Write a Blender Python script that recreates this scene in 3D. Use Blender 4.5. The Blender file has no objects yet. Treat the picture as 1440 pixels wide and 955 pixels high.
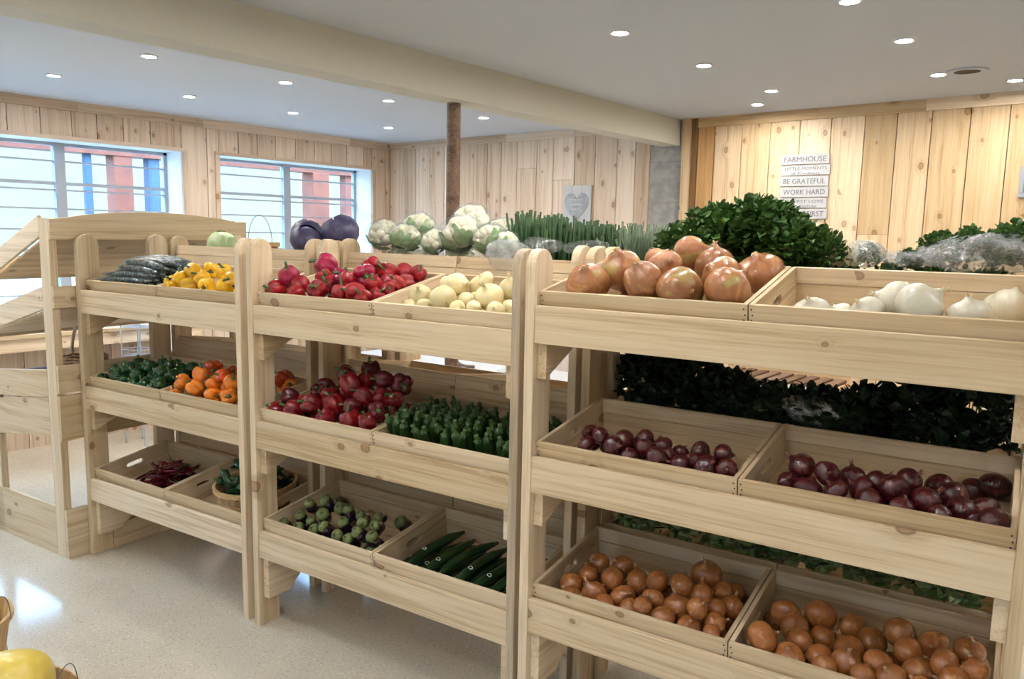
import bpy, bmesh, math, random
from mathutils import Vector, Matrix, Euler
PI = math.pi
rnd = random.Random(11)
COL = bpy.context.scene.collection
SC = bpy.context.scene

# ------------------------------------------------------------------ camera
CF, CYAW, CPITCH, CROLL, CH = 1102.0747, 0.684239, 0.134102, 0.019546, 1.743
def cam_axes():
    f = Vector((-math.sin(CYAW)*math.cos(CPITCH), math.cos(CYAW)*math.cos(CPITCH), -math.sin(CPITCH)))
    r = Vector((math.cos(CYAW), math.sin(CYAW), 0)); u = r.cross(f)
    r2 = r*math.cos(CROLL)+u*math.sin(CROLL); u2 = -r*math.sin(CROLL)+u*math.cos(CROLL)
    return f, r2, u2
cd = bpy.data.cameras.new('camera'); cam = bpy.data.objects.new('camera', cd); COL.objects.link(cam)
f_, r_, u_ = cam_axes()
m = Matrix.Identity(4)
for i in range(3):
    m[i][0] = r_[i]; m[i][1] = u_[i]; m[i][2] = -f_[i]
m[2][3] = CH
cam.matrix_world = m
cd.sensor_width = 36; cd.lens = CF/1440*36; cd.clip_start = .05
SC.camera = cam

# ------------------------------------------------------------------ world, exposure
SC.view_settings.view_transform = 'Standard'
try: SC.view_settings.look = 'None'
except Exception: pass
SC.view_settings.gamma = 1; SC.view_settings.use_curve_mapping = False
SC.view_settings.exposure = 0.0
SKY = 11.0            # brightness of the overcast daylight
LAMP = 800.0          # radiance of the ceiling light lenses
w = bpy.data.worlds.new('overcast_sky'); SC.world = w; w.use_nodes = True
nt = w.node_tree; nt.nodes.clear()
bo = nt.nodes.new('ShaderNodeOutputWorld'); bb = nt.nodes.new('ShaderNodeBackground')
tc = nt.nodes.new('ShaderNodeTexCoord'); sx = nt.nodes.new('ShaderNodeSeparateXYZ'); cr = nt.nodes.new('ShaderNodeValToRGB')
cr.color_ramp.elements[0].position = .55; cr.color_ramp.elements[0].color = (.098,.126,.124,1)   # dim at the horizon, bright overhead
cr.color_ramp.elements[1].position = .66; cr.color_ramp.elements[1].color = (.70,1.15,1.85,1)
mr = nt.nodes.new('ShaderNodeMath'); mr.operation = 'MULTIPLY_ADD'; mr.inputs[1].default_value = .5; mr.inputs[2].default_value = .5
L = nt.links
L.new(tc.outputs['Generated'], sx.inputs[0]); L.new(sx.outputs[2], mr.inputs[0]); L.new(mr.outputs[0], cr.inputs[0])
L.new(cr.outputs[0], bb.inputs[0]); bb.inputs[1].default_value = SKY; L.new(bb.outputs[0], bo.inputs[0])

# ------------------------------------------------------------------ materials
MATS = {}
class NT:
    def __init__(s, name):
        s.m = bpy.data.materials.new(name); s.m.use_nodes = True; s.t = s.m.node_tree
        s.b = s.t.nodes['Principled BSDF']; s.o = s.t.nodes['Material Output']; MATS[name] = s.m
    def n(s, typ, **k):
        x = s.t.nodes.new(typ)
        for a, v in k.items(): setattr(x, a, v)
        return x
    def l(s, a, b): s.t.links.new(a, b)
    def math(s, op, a, b=None, c=None, clamp=False):
        x = s.n('ShaderNodeMath', operation=op); x.use_clamp = clamp
        for i, v in enumerate((a, b, c)):
            if v is None: continue
            if isinstance(v, (int, float)): x.inputs[i].default_value = v
            else: s.l(v, x.inputs[i])
        return x.outputs[0]
    def mix(s, fac, a, b, typ='MIX'):
        x = s.n('ShaderNodeMix', data_type='RGBA', blend_type=typ)
        for i, v in ((0, fac), (6, a), (7, b)):
            if isinstance(v, (int, float)): x.inputs[i].default_value = v
            elif isinstance(v, tuple): x.inputs[i].default_value = (*v, 1) if len(v) == 3 else v
            else: s.l(v, x.inputs[i])
        return x.outputs[2]
    def noise(s, vec, scale, detail=3, rough=.5, dist=0):
        x = s.n('ShaderNodeTexNoise'); x.inputs['Scale'].default_value = scale; x.inputs['Detail'].default_value = detail
        x.inputs['Roughness'].default_value = rough; x.inputs['Distortion'].default_value = dist
        if vec is not None: s.l(vec, x.inputs['Vector'])
        return x.outputs['Fac']
    def vmul(s, v, xyz):
        x = s.n('ShaderNodeVectorMath', operation='MULTIPLY'); s.l(v, x.inputs[0]); x.inputs[1].default_value = xyz; return x.outputs[0]
    def vadd(s, a, b):
        x = s.n('ShaderNodeVectorMath', operation='ADD'); s.l(a, x.inputs[0])
        if isinstance(b, tuple): x.inputs[1].default_value = b
        else: s.l(b, x.inputs[1])
        return x.outputs[0]
    def ramp(s, f, pts):
        x = s.n('ShaderNodeValToRGB'); e = x.color_ramp.elements
        while len(e) < len(pts): e.new(.5)
        for q, (p, c) in zip(e, pts): q.position = p; q.color = (*c, 1) if len(c) == 3 else c
        s.l(f, x.inputs[0]); return x.outputs[0]
    def maprange(s, v, a, b, c=0., d=1.):
        x = s.n('ShaderNodeMapRange'); x.interpolation_type = 'SMOOTHSTEP'; s.l(v, x.inputs[0])
        for i, q in enumerate((a, b, c, d)): x.inputs[1+i].default_value = q
        return x.outputs[0]
    def bump(s, h, strength=.2, dist=.002):
        x = s.n('ShaderNodeBump'); x.inputs['Strength'].default_value = strength; x.inputs['Distance'].default_value = dist
        s.l(h, x.inputs['Height']); s.l(x.outputs[0], s.b.inputs['Normal'])
    def set(s, color=None, rough=None, **k):
        if color is not None:
            if isinstance(color, tuple): s.b.inputs['Base Color'].default_value = (*color, 1)
            else: s.l(color, s.b.inputs['Base Color'])
        if rough is not None:
            if isinstance(rough, (int, float)): s.b.inputs['Roughness'].default_value = rough
            else: s.l(rough, s.b.inputs['Roughness'])
        for a, v in k.items(): s.b.inputs[a.replace('_', ' ')].default_value = v
        return s.m

def wood(name, light, mid, dark, knotc=(.20,.085,.03), knots=.30, kl=.34, kw=.11, rough=.55, tintamt=.14, weather=0):
    s = NT(name)
    at = s.n('ShaderNodeAttribute', attribute_name='gco'); ti = s.n('ShaderNodeAttribute', attribute_name='tint')
    oi = s.n('ShaderNodeObjectInfo')
    rv = s.n('ShaderNodeCombineXYZ'); s.l(s.math('MULTIPLY', oi.outputs['Random'], 37.), rv.inputs[0]); s.l(s.math('MULTIPLY', oi.outputs['Random'], 11.3), rv.inputs[1])
    v = s.vadd(at.outputs['Vector'], rv.outputs[0])
    warp = s.n('ShaderNodeTexNoise'); warp.inputs['Scale'].default_value = 1.; s.l(s.vmul(v, (2.2, 6, 6)), warp.inputs['Vector'])
    # knots
    vo = s.n('ShaderNodeTexVoronoi'); vo.inputs['Scale'].default_value = 1.; vo.inputs['Randomness'].default_value = .85
    s.l(s.vmul(v, (1/kl, 1/kw, .35)), vo.inputs['Vector'])
    dv = s.n('ShaderNodeVectorMath', operation='SUBTRACT'); s.l(s.vmul(v, (1/kl, 1/kw, .35)), dv.inputs[0]); s.l(vo.outputs['Position'], dv.inputs[1])
    dm = s.vmul(dv.outputs[0], (kl/.017, kw/.012, .0))
    ln = s.n('ShaderNodeVectorMath', operation='LENGTH'); s.l(dm, ln.inputs[0])
    wn = s.n('ShaderNodeTexWhiteNoise'); wn.noise_dimensions = '3D'; s.l(vo.outputs['Position'], wn.inputs['Vector'])
    on = s.math('LESS_THAN', wn.outputs['Value'], knots)
    sz = s.math('MULTIPLY_ADD', s.math('FRACT', s.math('MULTIPLY', wn.outputs['Value'], 53.)), 1.0, .35)
    kd = s.math('DIVIDE', ln.outputs['Value'], sz)
    kd = s.math('ADD', kd, s.math('MULTIPLY', s.math('SUBTRACT', s.noise(s.vmul(v, (40, 60, 60)), 1), .5), .5))
    core = s.math('MULTIPLY', on, s.maprange(kd, 1.05, .6))
    rim = s.math('MULTIPLY', on, s.math('MULTIPLY', s.maprange(kd, 1.35, 1.0), s.maprange(kd, .65, .95)))
    halo = s.math('MULTIPLY', on, s.maprange(kd, 4.0, .8))
    # grain
    bend = s.math('MULTIPLY', s.math('SUBTRACT', warp.outputs['Fac'], .5), 1.3)
    sp = s.n('ShaderNodeSeparateXYZ'); s.l(v, sp.inputs[0])
    y2 = s.math('ADD', s.math('ADD', s.math('MULTIPLY', sp.outputs[1], 26.), bend), s.math('MULTIPLY', halo, 1.2))
    cb = s.n('ShaderNodeCombineXYZ'); s.l(s.math('MULTIPLY', sp.outputs[0], .7), cb.inputs[0]); s.l(y2, cb.inputs[1]); s.l(s.math('MULTIPLY', sp.outputs[2], 12.), cb.inputs[2])
    g1 = s.noise(cb.outputs[0], 1., 3, .6); g2 = s.noise(s.vmul(v, (3, 130, 130)), 1., 2, .6); g3 = s.noise(s.vmul(v, (1.2, 4, 4)), 1., 2)
    gs = s.math('ADD', s.math('MULTIPLY', g1, .62), s.math('MULTIPLY', g2, .38))
    c = s.ramp(gs, [(.38, dark), (.48, mid), (.60, light)])
    c = s.mix(s.math('MULTIPLY', s.maprange(g3, .5, .75), .22), c, dark)
    c = s.mix(s.math('MULTIPLY', halo, .30), c, tuple(q*.8 for q in dark))
    c = s.mix(s.math('MULTIPLY', core, .62), c, tuple(min(1, q*1.9) for q in knotc))
    c = s.mix(s.math('MULTIPLY', rim, .7), c, knotc)
    if weather:
        wz = s.noise(s.vmul(v, (2, 30, 30)), 1., 4, .7)
        c = s.mix(s.math('MULTIPLY', s.maprange(wz, .40, .62), weather), c, (.30,.25,.19))
    tv = s.math('MULTIPLY_ADD', s.math('SUBTRACT', ti.outputs['Fac'], .5), tintamt*2, 1.)
    hb = s.n('ShaderNodeHueSaturation'); s.l(c, hb.inputs['Color']); s.l(tv, hb.inputs['Value'])
    s.l(s.math('MULTIPLY_ADD', s.math('SUBTRACT', .5, ti.outputs['Fac']), tintamt*1.6, 1.), hb.inputs['Saturation'])
    s.bump(gs, .25, .0015)
    s.b.inputs['Specular IOR Level'].default_value = .35
    return s.set(hb.outputs['Color'], rough)

wood('pine', (.70,.575,.40), (.64,.50,.325), (.50,.37,.22), knotc=(.15,.065,.025), knots=.22)
wood('pine_edge', (.62,.49,.32), (.50,.38,.24), (.36,.26,.16), weather=.7, knots=.35)
wood('wall_pine', (.72,.56,.37), (.65,.48,.30), (.52,.35,.20), knots=.6, kl=.36, kw=.14, tintamt=.2, rough=.6)
wood('wall_pine_pale', (.70,.57,.45), (.64,.50,.38), (.50,.37,.27), knots=.6, kl=.34, kw=.14, tintamt=.17, rough=.6)
wood('orange_plank', (.58,.36,.17), (.50,.29,.13), (.40,.22,.09), knots=.1)
wood('dark_strip', (.26,.15,.07), (.20,.11,.05), (.14,.08,.03), knots=.05)
wood('post_wood', (.22,.135,.085), (.17,.10,.065), (.08,.05,.03), knots=.0)
wood('basket_wood', (.66,.46,.24), (.56,.37,.18), (.44,.27,.12), knots=.0)

def simple(name, color, rough=.5, spec=.5, noisec=None, nscale=20, nrough=.5, bump=0, bscale=60, bdist=.002, coat=0, sss=0, coord='Object', **k):
    s = NT(name)
    c = color; v = None
    tcn = s.n('ShaderNodeTexCoord').outputs[coord]
    if noisec is not None:
        c = s.mix(s.maprange(s.noise(tcn, nscale, 4, nrough), .38, .64), color, noisec)
    if bump: s.bump(s.noise(tcn, bscale, 3), bump, bdist)
    s.set(c, rough); s.b.inputs['Specular IOR Level'].default_value = spec
    if coat: s.b.inputs['Coat Weight'].default_value = coat; s.b.inputs['Coat Roughness'].default_value = .08
    if sss: s.b.inputs['Subsurface Weight'].default_value = sss; s.b.inputs['Subsurface Radius'].default_value = (.02,.012,.006); s.b.inputs['Subsurface Scale'].default_value = .5
    return s
simple('ceiling_paint', (.55,.59,.66), .75, .3, bump=.05, bscale=9, bdist=.004)
simple('beam_paint', (.60,.58,.50), .7, .3)
simple('white_paint', (.80,.82,.84), .5)
simple('near_wall_paint', (.62,.58,.52), .8)
simple('gap_dark', (.05,.032,.02), .9, .1)
simple('grey_panel', (.36,.345,.33), .85, .2, noisec=(.28,.27,.26), nscale=14, bump=.3, bscale=120)
simple('aluminium', (.36,.40,.46), .45, Metallic=0)
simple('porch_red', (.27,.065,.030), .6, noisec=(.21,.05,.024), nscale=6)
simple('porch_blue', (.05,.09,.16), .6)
simple('snow', (.17,.20,.165), .8, bump=.3, bscale=2, bdist=.05)
simple('sign_white', (.50,.50,.51), .7, noisec=(.46,.47,.49), nscale=30)
simple('sign_ink', (.16,.16,.17), .7)
simple('heart_grey', (.27,.29,.32), .7, noisec=(.36,.38,.41), nscale=25)
simple('wire', (.10,.10,.11), .35, Metallic=0)
simple('black_steel', (.03,.03,.035), .4)
simple('pale_plastic', (.80,.82,.86), .3)
simple('tray_grey', (.30,.33,.38), .4)
simple('counter_white', (.72,.70,.66), .5)
simple('pink_cloth', (.62,.25,.25), .8, noisec=(.80,.66,.64), nscale=60)
simple('grille_black', (.015,.015,.015), .6)
simple('sticker', (.85,.87,.86), .4)
simple('wicker_weave', (.50,.32,.19), .7, noisec=(.30,.17,.09), nscale=70, bump=.5, bscale=120)

s = NT('terrazzo_floor')
co = s.n('ShaderNodeTexCoord').outputs['Object']
vo = s.n('ShaderNodeTexVoronoi'); vo.inputs['Scale'].default_value = 120; s.l(co, vo.inputs['Vector'])
vw = s.n('ShaderNodeTexWhiteNoise'); s.l(vo.outputs['Position'], vw.inputs['Vector'])
base = s.mix(s.maprange(s.noise(co, 2.0, 4), .35, .7), (.56,.51,.41), (.49,.44,.35))
base = s.mix(s.math('MULTIPLY', s.maprange(s.noise(co, 90, 3), .45, .65), .35), base, (.68,.63,.54))
dk = s.math('MULTIPLY', s.math('LESS_THAN', vw.outputs['Value'], .12), s.maprange(vo.outputs['Distance'], .42, .28))
base = s.mix(s.math('MULTIPLY', dk, .55), base, (.19,.15,.11))
lt = s.math('MULTIPLY', s.math('GREATER_THAN', vw.outputs['Value'], .86), s.maprange(vo.outputs['Distance'], .5, .3))
base = s.mix(s.math('MULTIPLY', lt, .5), base, (.78,.76,.70))
s.set(base, s.math('MULTIPLY_ADD', s.noise(co, 6, 3), .12, .08)); s.b.inputs['Specular IOR Level'].default_value = .6

s = NT('window_glass'); s.t.nodes.remove(s.b)
tr = s.n('ShaderNodeBsdfTransparent'); gl = s.n('ShaderNodeBsdfGlossy'); gl.inputs['Roughness'].default_value = .02
tr.inputs[0].default_value = (.93,.97,.97,1)
mx = s.n('ShaderNodeMixShader'); mx.inputs[0].default_value = .06
s.l(tr.outputs[0], mx.inputs[1]); s.l(gl.outputs[0], mx.inputs[2]); s.l(mx.outputs[0], s.o.inputs[0])

def film(name, tint=(.93,.95,.97), g=.16, rough=.12, white=.12):
    s = NT(name); s.t.nodes.remove(s.b)
    tr = s.n('ShaderNodeBsdfTransparent'); tr.inputs[0].default_value = (*tint, 1)
    gl = s.n('ShaderNodeBsdfGlossy'); gl.inputs['Roughness'].default_value = rough
    df = s.n('ShaderNodeBsdfDiffuse'); df.inputs[0].default_value = (.85,.88,.9,1)
    bp = s.n('ShaderNodeBump'); bp.inputs['Strength'].default_value = .9; bp.inputs['Distance'].default_value = .01
    nz = s.noise(s.n('ShaderNodeTexCoord').outputs['Object'], 26, 4, .65, 1.5); s.l(nz, bp.inputs['Height'])
    s.l(bp.outputs[0], gl.inputs['Normal'])
    a = s.n('ShaderNodeMixShader'); s.l(s.math('MULTIPLY', s.maprange(nz, .4, .7), g*2.2), a.inputs[0]); s.l(tr.outputs[0], a.inputs[1]); s.l(gl.outputs[0], a.inputs[2])
    b = s.n('ShaderNodeMixShader'); b.inputs[0].default_value = white; s.l(a.outputs[0], b.inputs[1]); s.l(df.outputs[0], b.inputs[2])
    s.l(b.outputs[0], s.o.inputs[0]); return s.m
film('plastic_film', white=.05, g=.12)
film('plastic_bag', white=.20, g=.3)
film('cucumber_film', tint=(.85,.90,.97), white=.06, g=.22, rough=.2)

s = NT('lamp_lens'); s.set((.9,.9,.9), .5); s.b.inputs['Emission Color'].default_value = (1,.95,.88,1); s.b.inputs['Emission Strength'].default_value = LAMP

def onion_skin(name, a, b, c, rough=.30, stripe=.5, green=0, dirt=.0):
    s = NT(name); oi = s.n('ShaderNodeObjectInfo'); co = s.n('ShaderNodeTexCoord').outputs['Object']
    sp = s.n('ShaderNodeSeparateXYZ'); s.l(co, sp.inputs[0])
    an = s.math('ARCTAN2', sp.outputs[1], sp.outputs[0])
    cb = s.n('ShaderNodeCombineXYZ'); s.l(s.math('MULTIPLY', s.math('COSINE', an), 9.), cb.inputs[0]); s.l(s.math('MULTIPLY', s.math('SINE', an), 9.), cb.inputs[1])
    s.l(s.math('MULTIPLY_ADD', oi.outputs['Random'], 40., s.math('MULTIPLY', sp.outputs[2], .8)), cb.inputs[2])
    st = s.noise(cb.outputs[0], 1., 4, .7)
    rv = s.n('ShaderNodeCombineXYZ'); s.l(s.math('MULTIPLY', oi.outputs['Random'], 60.), rv.inputs[0])
    pt = s.noise(s.vadd(co, rv.outputs[0]), 1.3, 3, .6, .6)
    col = s.mix(s.math('MULTIPLY', s.maprange(st, .35, .68), stripe), a, b)
    col = s.mix(s.maprange(pt, .52, .68), col, c)
    if green: col = s.mix(s.math('MULTIPLY', s.maprange(s.noise(s.vadd(co, rv.outputs[0]), .9), .58, .68), green), col, (.42,.40,.12))
    ends = s.maprange(s.math('ABSOLUTE', sp.outputs[2]), .55, 1.05)
    col = s.mix(s.math('MULTIPLY', ends, .45), col, b)
    hs = s.n('ShaderNodeHueSaturation'); s.l(col, hs.inputs['Color']); s.l(s.math('MULTIPLY_ADD', oi.outputs['Random'], .35, .82), hs.inputs['Value'])
    s.bump(st, .12, .02); s.b.inputs['Specular IOR Level'].default_value = .6; s.b.inputs['Coat Weight'].default_value = .15; s.b.inputs['Coat Roughness'].default_value = .12
    return s.set(hs.outputs['Color'], rough)
onion_skin('yellow_onion_skin', (.36,.13,.036), (.17,.055,.018), (.46,.20,.065), .2, green=.0)
onion_skin('big_onion_skin', (.38,.155,.058), (.22,.08,.03), (.48,.23,.09), .26, green=.55)
onion_skin('red_onion_skin', (.065,.006,.009), (.03,.004,.006), (.13,.028,.022), .22)
onion_skin('white_onion_skin', (.66,.62,.50), (.54,.50,.37), (.68,.65,.55), .30, stripe=.35)
onion_skin('pale_onion_skin', (.78,.66,.36), (.62,.52,.25), (.80,.72,.46), .30, stripe=.4)
simple('dry_neck', (.36,.20,.09), .8, noisec=(.50,.33,.17), nscale=8)
simple('pale_neck', (.66,.56,.36), .8, noisec=(.50,.40,.22), nscale=8)
simple('red_neck', (.20,.07,.05), .8)

def veg(name, a, b=None, rough=.22, scale=2., coat=.12, vary=.3):
    s = NT(name); oi = s.n('ShaderNodeObjectInfo'); co = s.n('ShaderNodeTexCoord').outputs['Object']
    rv = s.n('ShaderNodeCombineXYZ'); s.l(s.math('MULTIPLY', oi.outputs['Random'], 60.), rv.inputs[0])
    col = s.mix(s.maprange(s.noise(s.vadd(co, rv.outputs[0]), scale, 3), .42, .66), a, b or a)
    hs = s.n('ShaderNodeHueSaturation'); s.l(col, hs.inputs['Color']); s.l(s.math('MULTIPLY_ADD', oi.outputs['Random'], vary, 1-vary/2), hs.inputs['Value'])
    s.b.inputs['Coat Weight'].default_value = coat; s.b.inputs['Coat Roughness'].default_value = .06
    return s.set(hs.outputs['Color'], rough)
veg('red_pepper', (.33,.008,.013), (.21,.004,.010), .22)
veg('purple_red_pepper', (.36,.012,.055), (.23,.008,.04), .2)
veg('deep_red_pepper', (.24,.008,.013), (.14,.005,.009), .2)
veg('dark_pepper', (.085,.008,.014), (.14,.01,.016), .2)
veg('yellow_pepper', (.86,.50,.02), (.80,.42,.012), .2)
veg('orange_pepper', (.80,.24,.02), (.72,.17,.012), .2)
veg('red_orange_pepper', (.60,.09,.015), (.52,.06,.012), .2)
veg('green_pepper', (.018,.07,.02), (.010,.042,.016), .18)
veg('pepper_stem', (.075,.13,.035), (.04,.07,.02), .5, coat=0)
veg('eggplant_skin', (.012,.006,.014), (.02,.008,.02), .12, coat=.6)
veg('eggplant_cap', (.13,.16,.045), (.08,.10,.03), .5, coat=0)
veg('zucchini_skin', (.012,.042,.008), (.026,.07,.012), .3, scale=4)
veg('zucchini_stem', (.055,.11,.03), (.03,.06,.018), .5, coat=0, scale=6)
veg('cucumber_skin', (.010,.035,.012), (.02,.055,.018), .25, scale=3)
veg('cucumber_tip', (.30,.36,.22), (.14,.20,.09), .5, coat=0)
veg('chili_skin', (.13,.006,.014), (.07,.004,.012), .18, vary=.6)
veg('poblano_skin', (.022,.075,.028), (.012,.045,.02), .2)
veg('cabbage_leaf', (.42,.56,.28), (.55,.66,.40), .45, coat=0)
veg('purple_cabbage', (.055,.05,.12), (.10,.085,.18), .4, coat=0)
veg('curd', (.84,.80,.62), (.78,.73,.48), .7, scale=5, coat=0)
veg('cauli_leaf', (.20,.34,.12), (.40,.52,.28), .5, coat=0)
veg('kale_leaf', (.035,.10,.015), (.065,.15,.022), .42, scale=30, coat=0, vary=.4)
veg('shaded_kale', (.010,.030,.012), (.018,.045,.016), .5, scale=30, coat=0)  # kale on the middle shelf, its shade put into a darker leaf colour
veg('lettuce_leaf', (.24,.36,.13), (.40,.50,.26), .45, scale=20, coat=0)
veg('leek_green', (.012,.050,.008), (.025,.075,.012), .65, scale=20, coat=0)
veg('sage_green', (.08,.13,.07), (.14,.18,.11), .6, scale=20, coat=0)
veg('squash_skin', (.74,.56,.10), (.80,.66,.20), .3, scale=1.2)
veg('plum_skin', (.03,.02,.06), (.05,.03,.08), .3)
veg('shallot', (.70,.62,.44), (.58,.48,.30), .5, coat=0)

# ------------------------------------------------------------------ mesh builder
class MB:
    def __init__(s): s.v = []; s.f = []; s.g = []; s.t = []; s.mi = []
    def add(s, vs, fs, gs=None, tint=None, mi=0):
        n = len(s.v); s.v += [tuple(q) for q in vs]; s.f += [tuple(i+n for i in q) for q in fs]
        s.g += [tuple(q) for q in (gs or vs)]; s.t += [rnd.random() if tint is None else tint]*len(vs) if True else []
        s.mi += [mi]*len(fs)
    def _gco(s, vs, order):
        o = (rnd.uniform(0, 50), rnd.uniform(0, 50), rnd.uniform(0, 50))
        return [(q[order[0]]+o[0], q[order[1]]+o[1], q[order[2]]+o[2]) for q in vs]
    def box(s, x0, x1, y0, y1, z0, z1, axis=None, tint=None, mi=0):
        vs = [(x, y, z) for x in (x0, x1) for y in (y0, y1) for z in (z0, z1)]
        fs = [(0,1,3,2), (4,6,7,5), (0,4,5,1), (2,3,7,6), (0,2,6,4), (1,5,7,3)]
        d = [(abs(x1-x0), 0), (abs(y1-y0), 1), (abs(z1-z0), 2)]; d.sort(reverse=True)
        order = [q[1] for q in d]
        if axis is not None: order = [axis]+[q for q in order if q != axis]
        s.add(vs, fs, s._gco(vs, order), rnd.random() if tint is None else tint, mi)
        return s
    def prism(s, pts, a, h0, h1, grain=0, tint=None):
        """outline in the plane normal to axis a, extruded h0..h1 along it; grain = index of grain axis"""
        def P(u, v, h):
            return {0: (h, u, v), 1: (u, h, v), 2: (u, v, h)}[a]
        n = len(pts)
        vs = [P(u, v, h0) for u, v in pts]+[P(u, v, h1) for u, v in pts]
        fs = [tuple(range(n)), tuple(range(2*n-1, n-1, -1))]+[(i, i+n, (i+1) % n+n, (i+1) % n) for i in range(n)]
        oth = [q for q in range(3) if q not in (grain, a)]
        order = [grain]+oth+([a] if a != grain else [])
        s.add(vs, fs, s._gco(vs, order[:3]), rnd.random() if tint is None else tint)
        return s
    def tube(s, pts, rad, n=8, closed=False, cap=True):
        pts = [Vector(p) for p in pts]; m = len(pts); R = rad if isinstance(rad, (list, tuple)) else [rad]*m
        vs = []; ref = None
        for i, p in enumerate(pts):
            a = pts[(i-1) % m] if (closed or i > 0) else p; b = pts[(i+1) % m] if (closed or i < m-1) else p
            t = (b-a).normalized()
            if ref is None: ref = t.orthogonal().normalized()
            ref = (ref-t*ref.dot(t)).normalized(); bi = t.cross(ref)
            for k in range(n):
                q = 2*PI*k/n; vs.append(p+(ref*math.cos(q)+bi*math.sin(q))*R[i])
        fs = []
        for i in range(m if closed else m-1):
            for k in range(n):
                j = (i+1) % m
                fs.append((i*n+k, i*n+(k+1) % n, j*n+(k+1) % n, j*n+k))
        if cap and not closed: fs += [tuple(range(n-1, -1, -1)), tuple((m-1)*n+k for k in range(n))]
        s.add(vs, fs); return s
    def lathe(s, prof, n=20, fn=None, cx=0, cy=0, mi=0, ring=False):
        """prof [(r,z)], optional fn(theta,r,z)->(x,y,z)"""
        vs = []; m = len(prof)
        for r, z in prof:
            for k in range(n):
                q = 2*PI*k/n
                vs.append(fn(q, r, z) if fn else (cx+r*math.cos(q), cy+r*math.sin(q), z))
        fs = [(i*n+k, i*n+(k+1) % n, (i+1)*n+(k+1) % n, (i+1)*n+k) for i in range(m-1) for k in range(n)]
        if ring: fs += [((m-1)*n+k, (m-1)*n+(k+1) % n, (k+1) % n, k) for k in range(n)]
        else: fs += [tuple(range(n-1, -1, -1)), tuple((m-1)*n+k for k in range(n))]
        s.add(vs, fs, mi=mi); return s
    def mesh(s, name, mats, smooth=False):
        me = bpy.data.meshes.new(name); me.from_pydata(s.v, [], s.f); me.validate(); me.update()
        if len(me.vertices) == len(s.g):
            a = me.attributes.new('gco', 'FLOAT_VECTOR', 'POINT'); a.data.foreach_set('vector', [c for q in s.g for c in q])
            b = me.attributes.new('tint', 'FLOAT', 'POINT'); b.data.foreach_set('value', s.t)
        for mm in (mats if isinstance(mats, (list, tuple)) else [mats]): me.materials.append(MATS[mm] if isinstance(mm, str) else mm)
        if len(me.polygons) == len(s.mi) and any(s.mi): me.polygons.foreach_set('material_index', s.mi)
        if smooth: me.polygons.foreach_set('use_smooth', [True]*len(me.polygons))
        bm = bmesh.new(); bm.from_mesh(me); bmesh.ops.recalc_face_normals(bm, faces=bm.faces); bm.to_mesh(me); bm.free()
        return me
def link(name, me, parent=None, loc=None, rot=None, scale=None):
    o = bpy.data.objects.new(name, me); COL.objects.link(o)
    if parent is not None: o.parent = parent
    if loc is not None: o.location = loc
    if rot is not None: o.rotation_euler = rot
    if scale is not None: o.scale = scale if isinstance(scale, (tuple, list)) else (scale,)*3
    return o
def obj(name, mb, mat, parent=None, loc=None, rot=None, smooth=False, bevel=0):
    o = link(name, mb.mesh(name, mat, smooth), parent, loc, rot)
    if bevel:
        b = o.modifiers.new('bevel', 'BEVEL'); b.width = bevel; b.segments = 1; b.limit_method = 'ANGLE'; b.angle_limit = 1.0
    return o
def tag(o, label, cat, group=None, kind=None):
    o['label'] = label; o['category'] = cat
    if group: o['group'] = group
    if kind: o['kind'] = kind
    return o
def thing(name, label, cat, loc=(0,0,0), rot=(0,0,0), group=None):
    o = link(name, None, None, loc, rot); o.empty_display_size = .05
    return tag(o, label, cat, group)
def struct(name, mb, mat, parent=None, smooth=False):
    o = obj(name, mb, mat, parent, smooth=smooth)
    if parent is None: o['kind'] = 'structure'
    return o
def copy_tree(root):
    r = root.copy(); COL.objects.link(r)
    for ch in root.children:
        c = ch.copy(); COL.objects.link(c); c.parent = r
        for g in ch.children:
            d = g.copy(); COL.objects.link(d); d.parent = c
    return r
USED = set()
def inst(proto, mat4, label, cat, group):
    """first use moves the prototype itself, later ones copy it with its parts"""
    if proto.name in USED: o = copy_tree(proto)
    else: o = proto; USED.add(proto.name)
    o.matrix_world = mat4
    for k in ('label', 'category', 'group'):
        if k in o: del o[k]
    return tag(o, label, cat, group)

# ------------------------------------------------------------------ room
K = 1.44
def rz(z): return CH+(z-CH)*K
H, YW, XW = rz(2.408), 4.168*K, -4.65*K
XR, YN, RV = 2.2, -3.2, .29
struct('floor', MB().box(XW-.3, XR+.2, YN-.2, YW+.3, -.12, 0), 'terrazzo_floor')
struct('ceiling', MB().box(XW-.3, XR+.2, YN-.2, YW+.3, H, H+.15), 'ceiling_paint')
def planks_y(mb, x0, x1, y, z0, z1, wlo, whi, flip=1):
    x = x0
    while x < x1-.02:
        wd = rnd.uniform(wlo, whi); e = min(x+wd, x1)
        if x1-e < .05: e = x1
        dy = rnd.uniform(0, .004)
        if rnd.random() < .3:
            zs = rnd.uniform(z0+.9, z1-.25); mb.box(x+.003, e-.003, y+dy, y+.02, z0, zs-.001, 2); mb.box(x+.003, e-.003, y+dy+.001, y+.02, zs+.001, z1, 2)
        else: mb.box(x+.003, e-.003, y+dy, y+.02, z0, z1, 2)
        x = e
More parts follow.
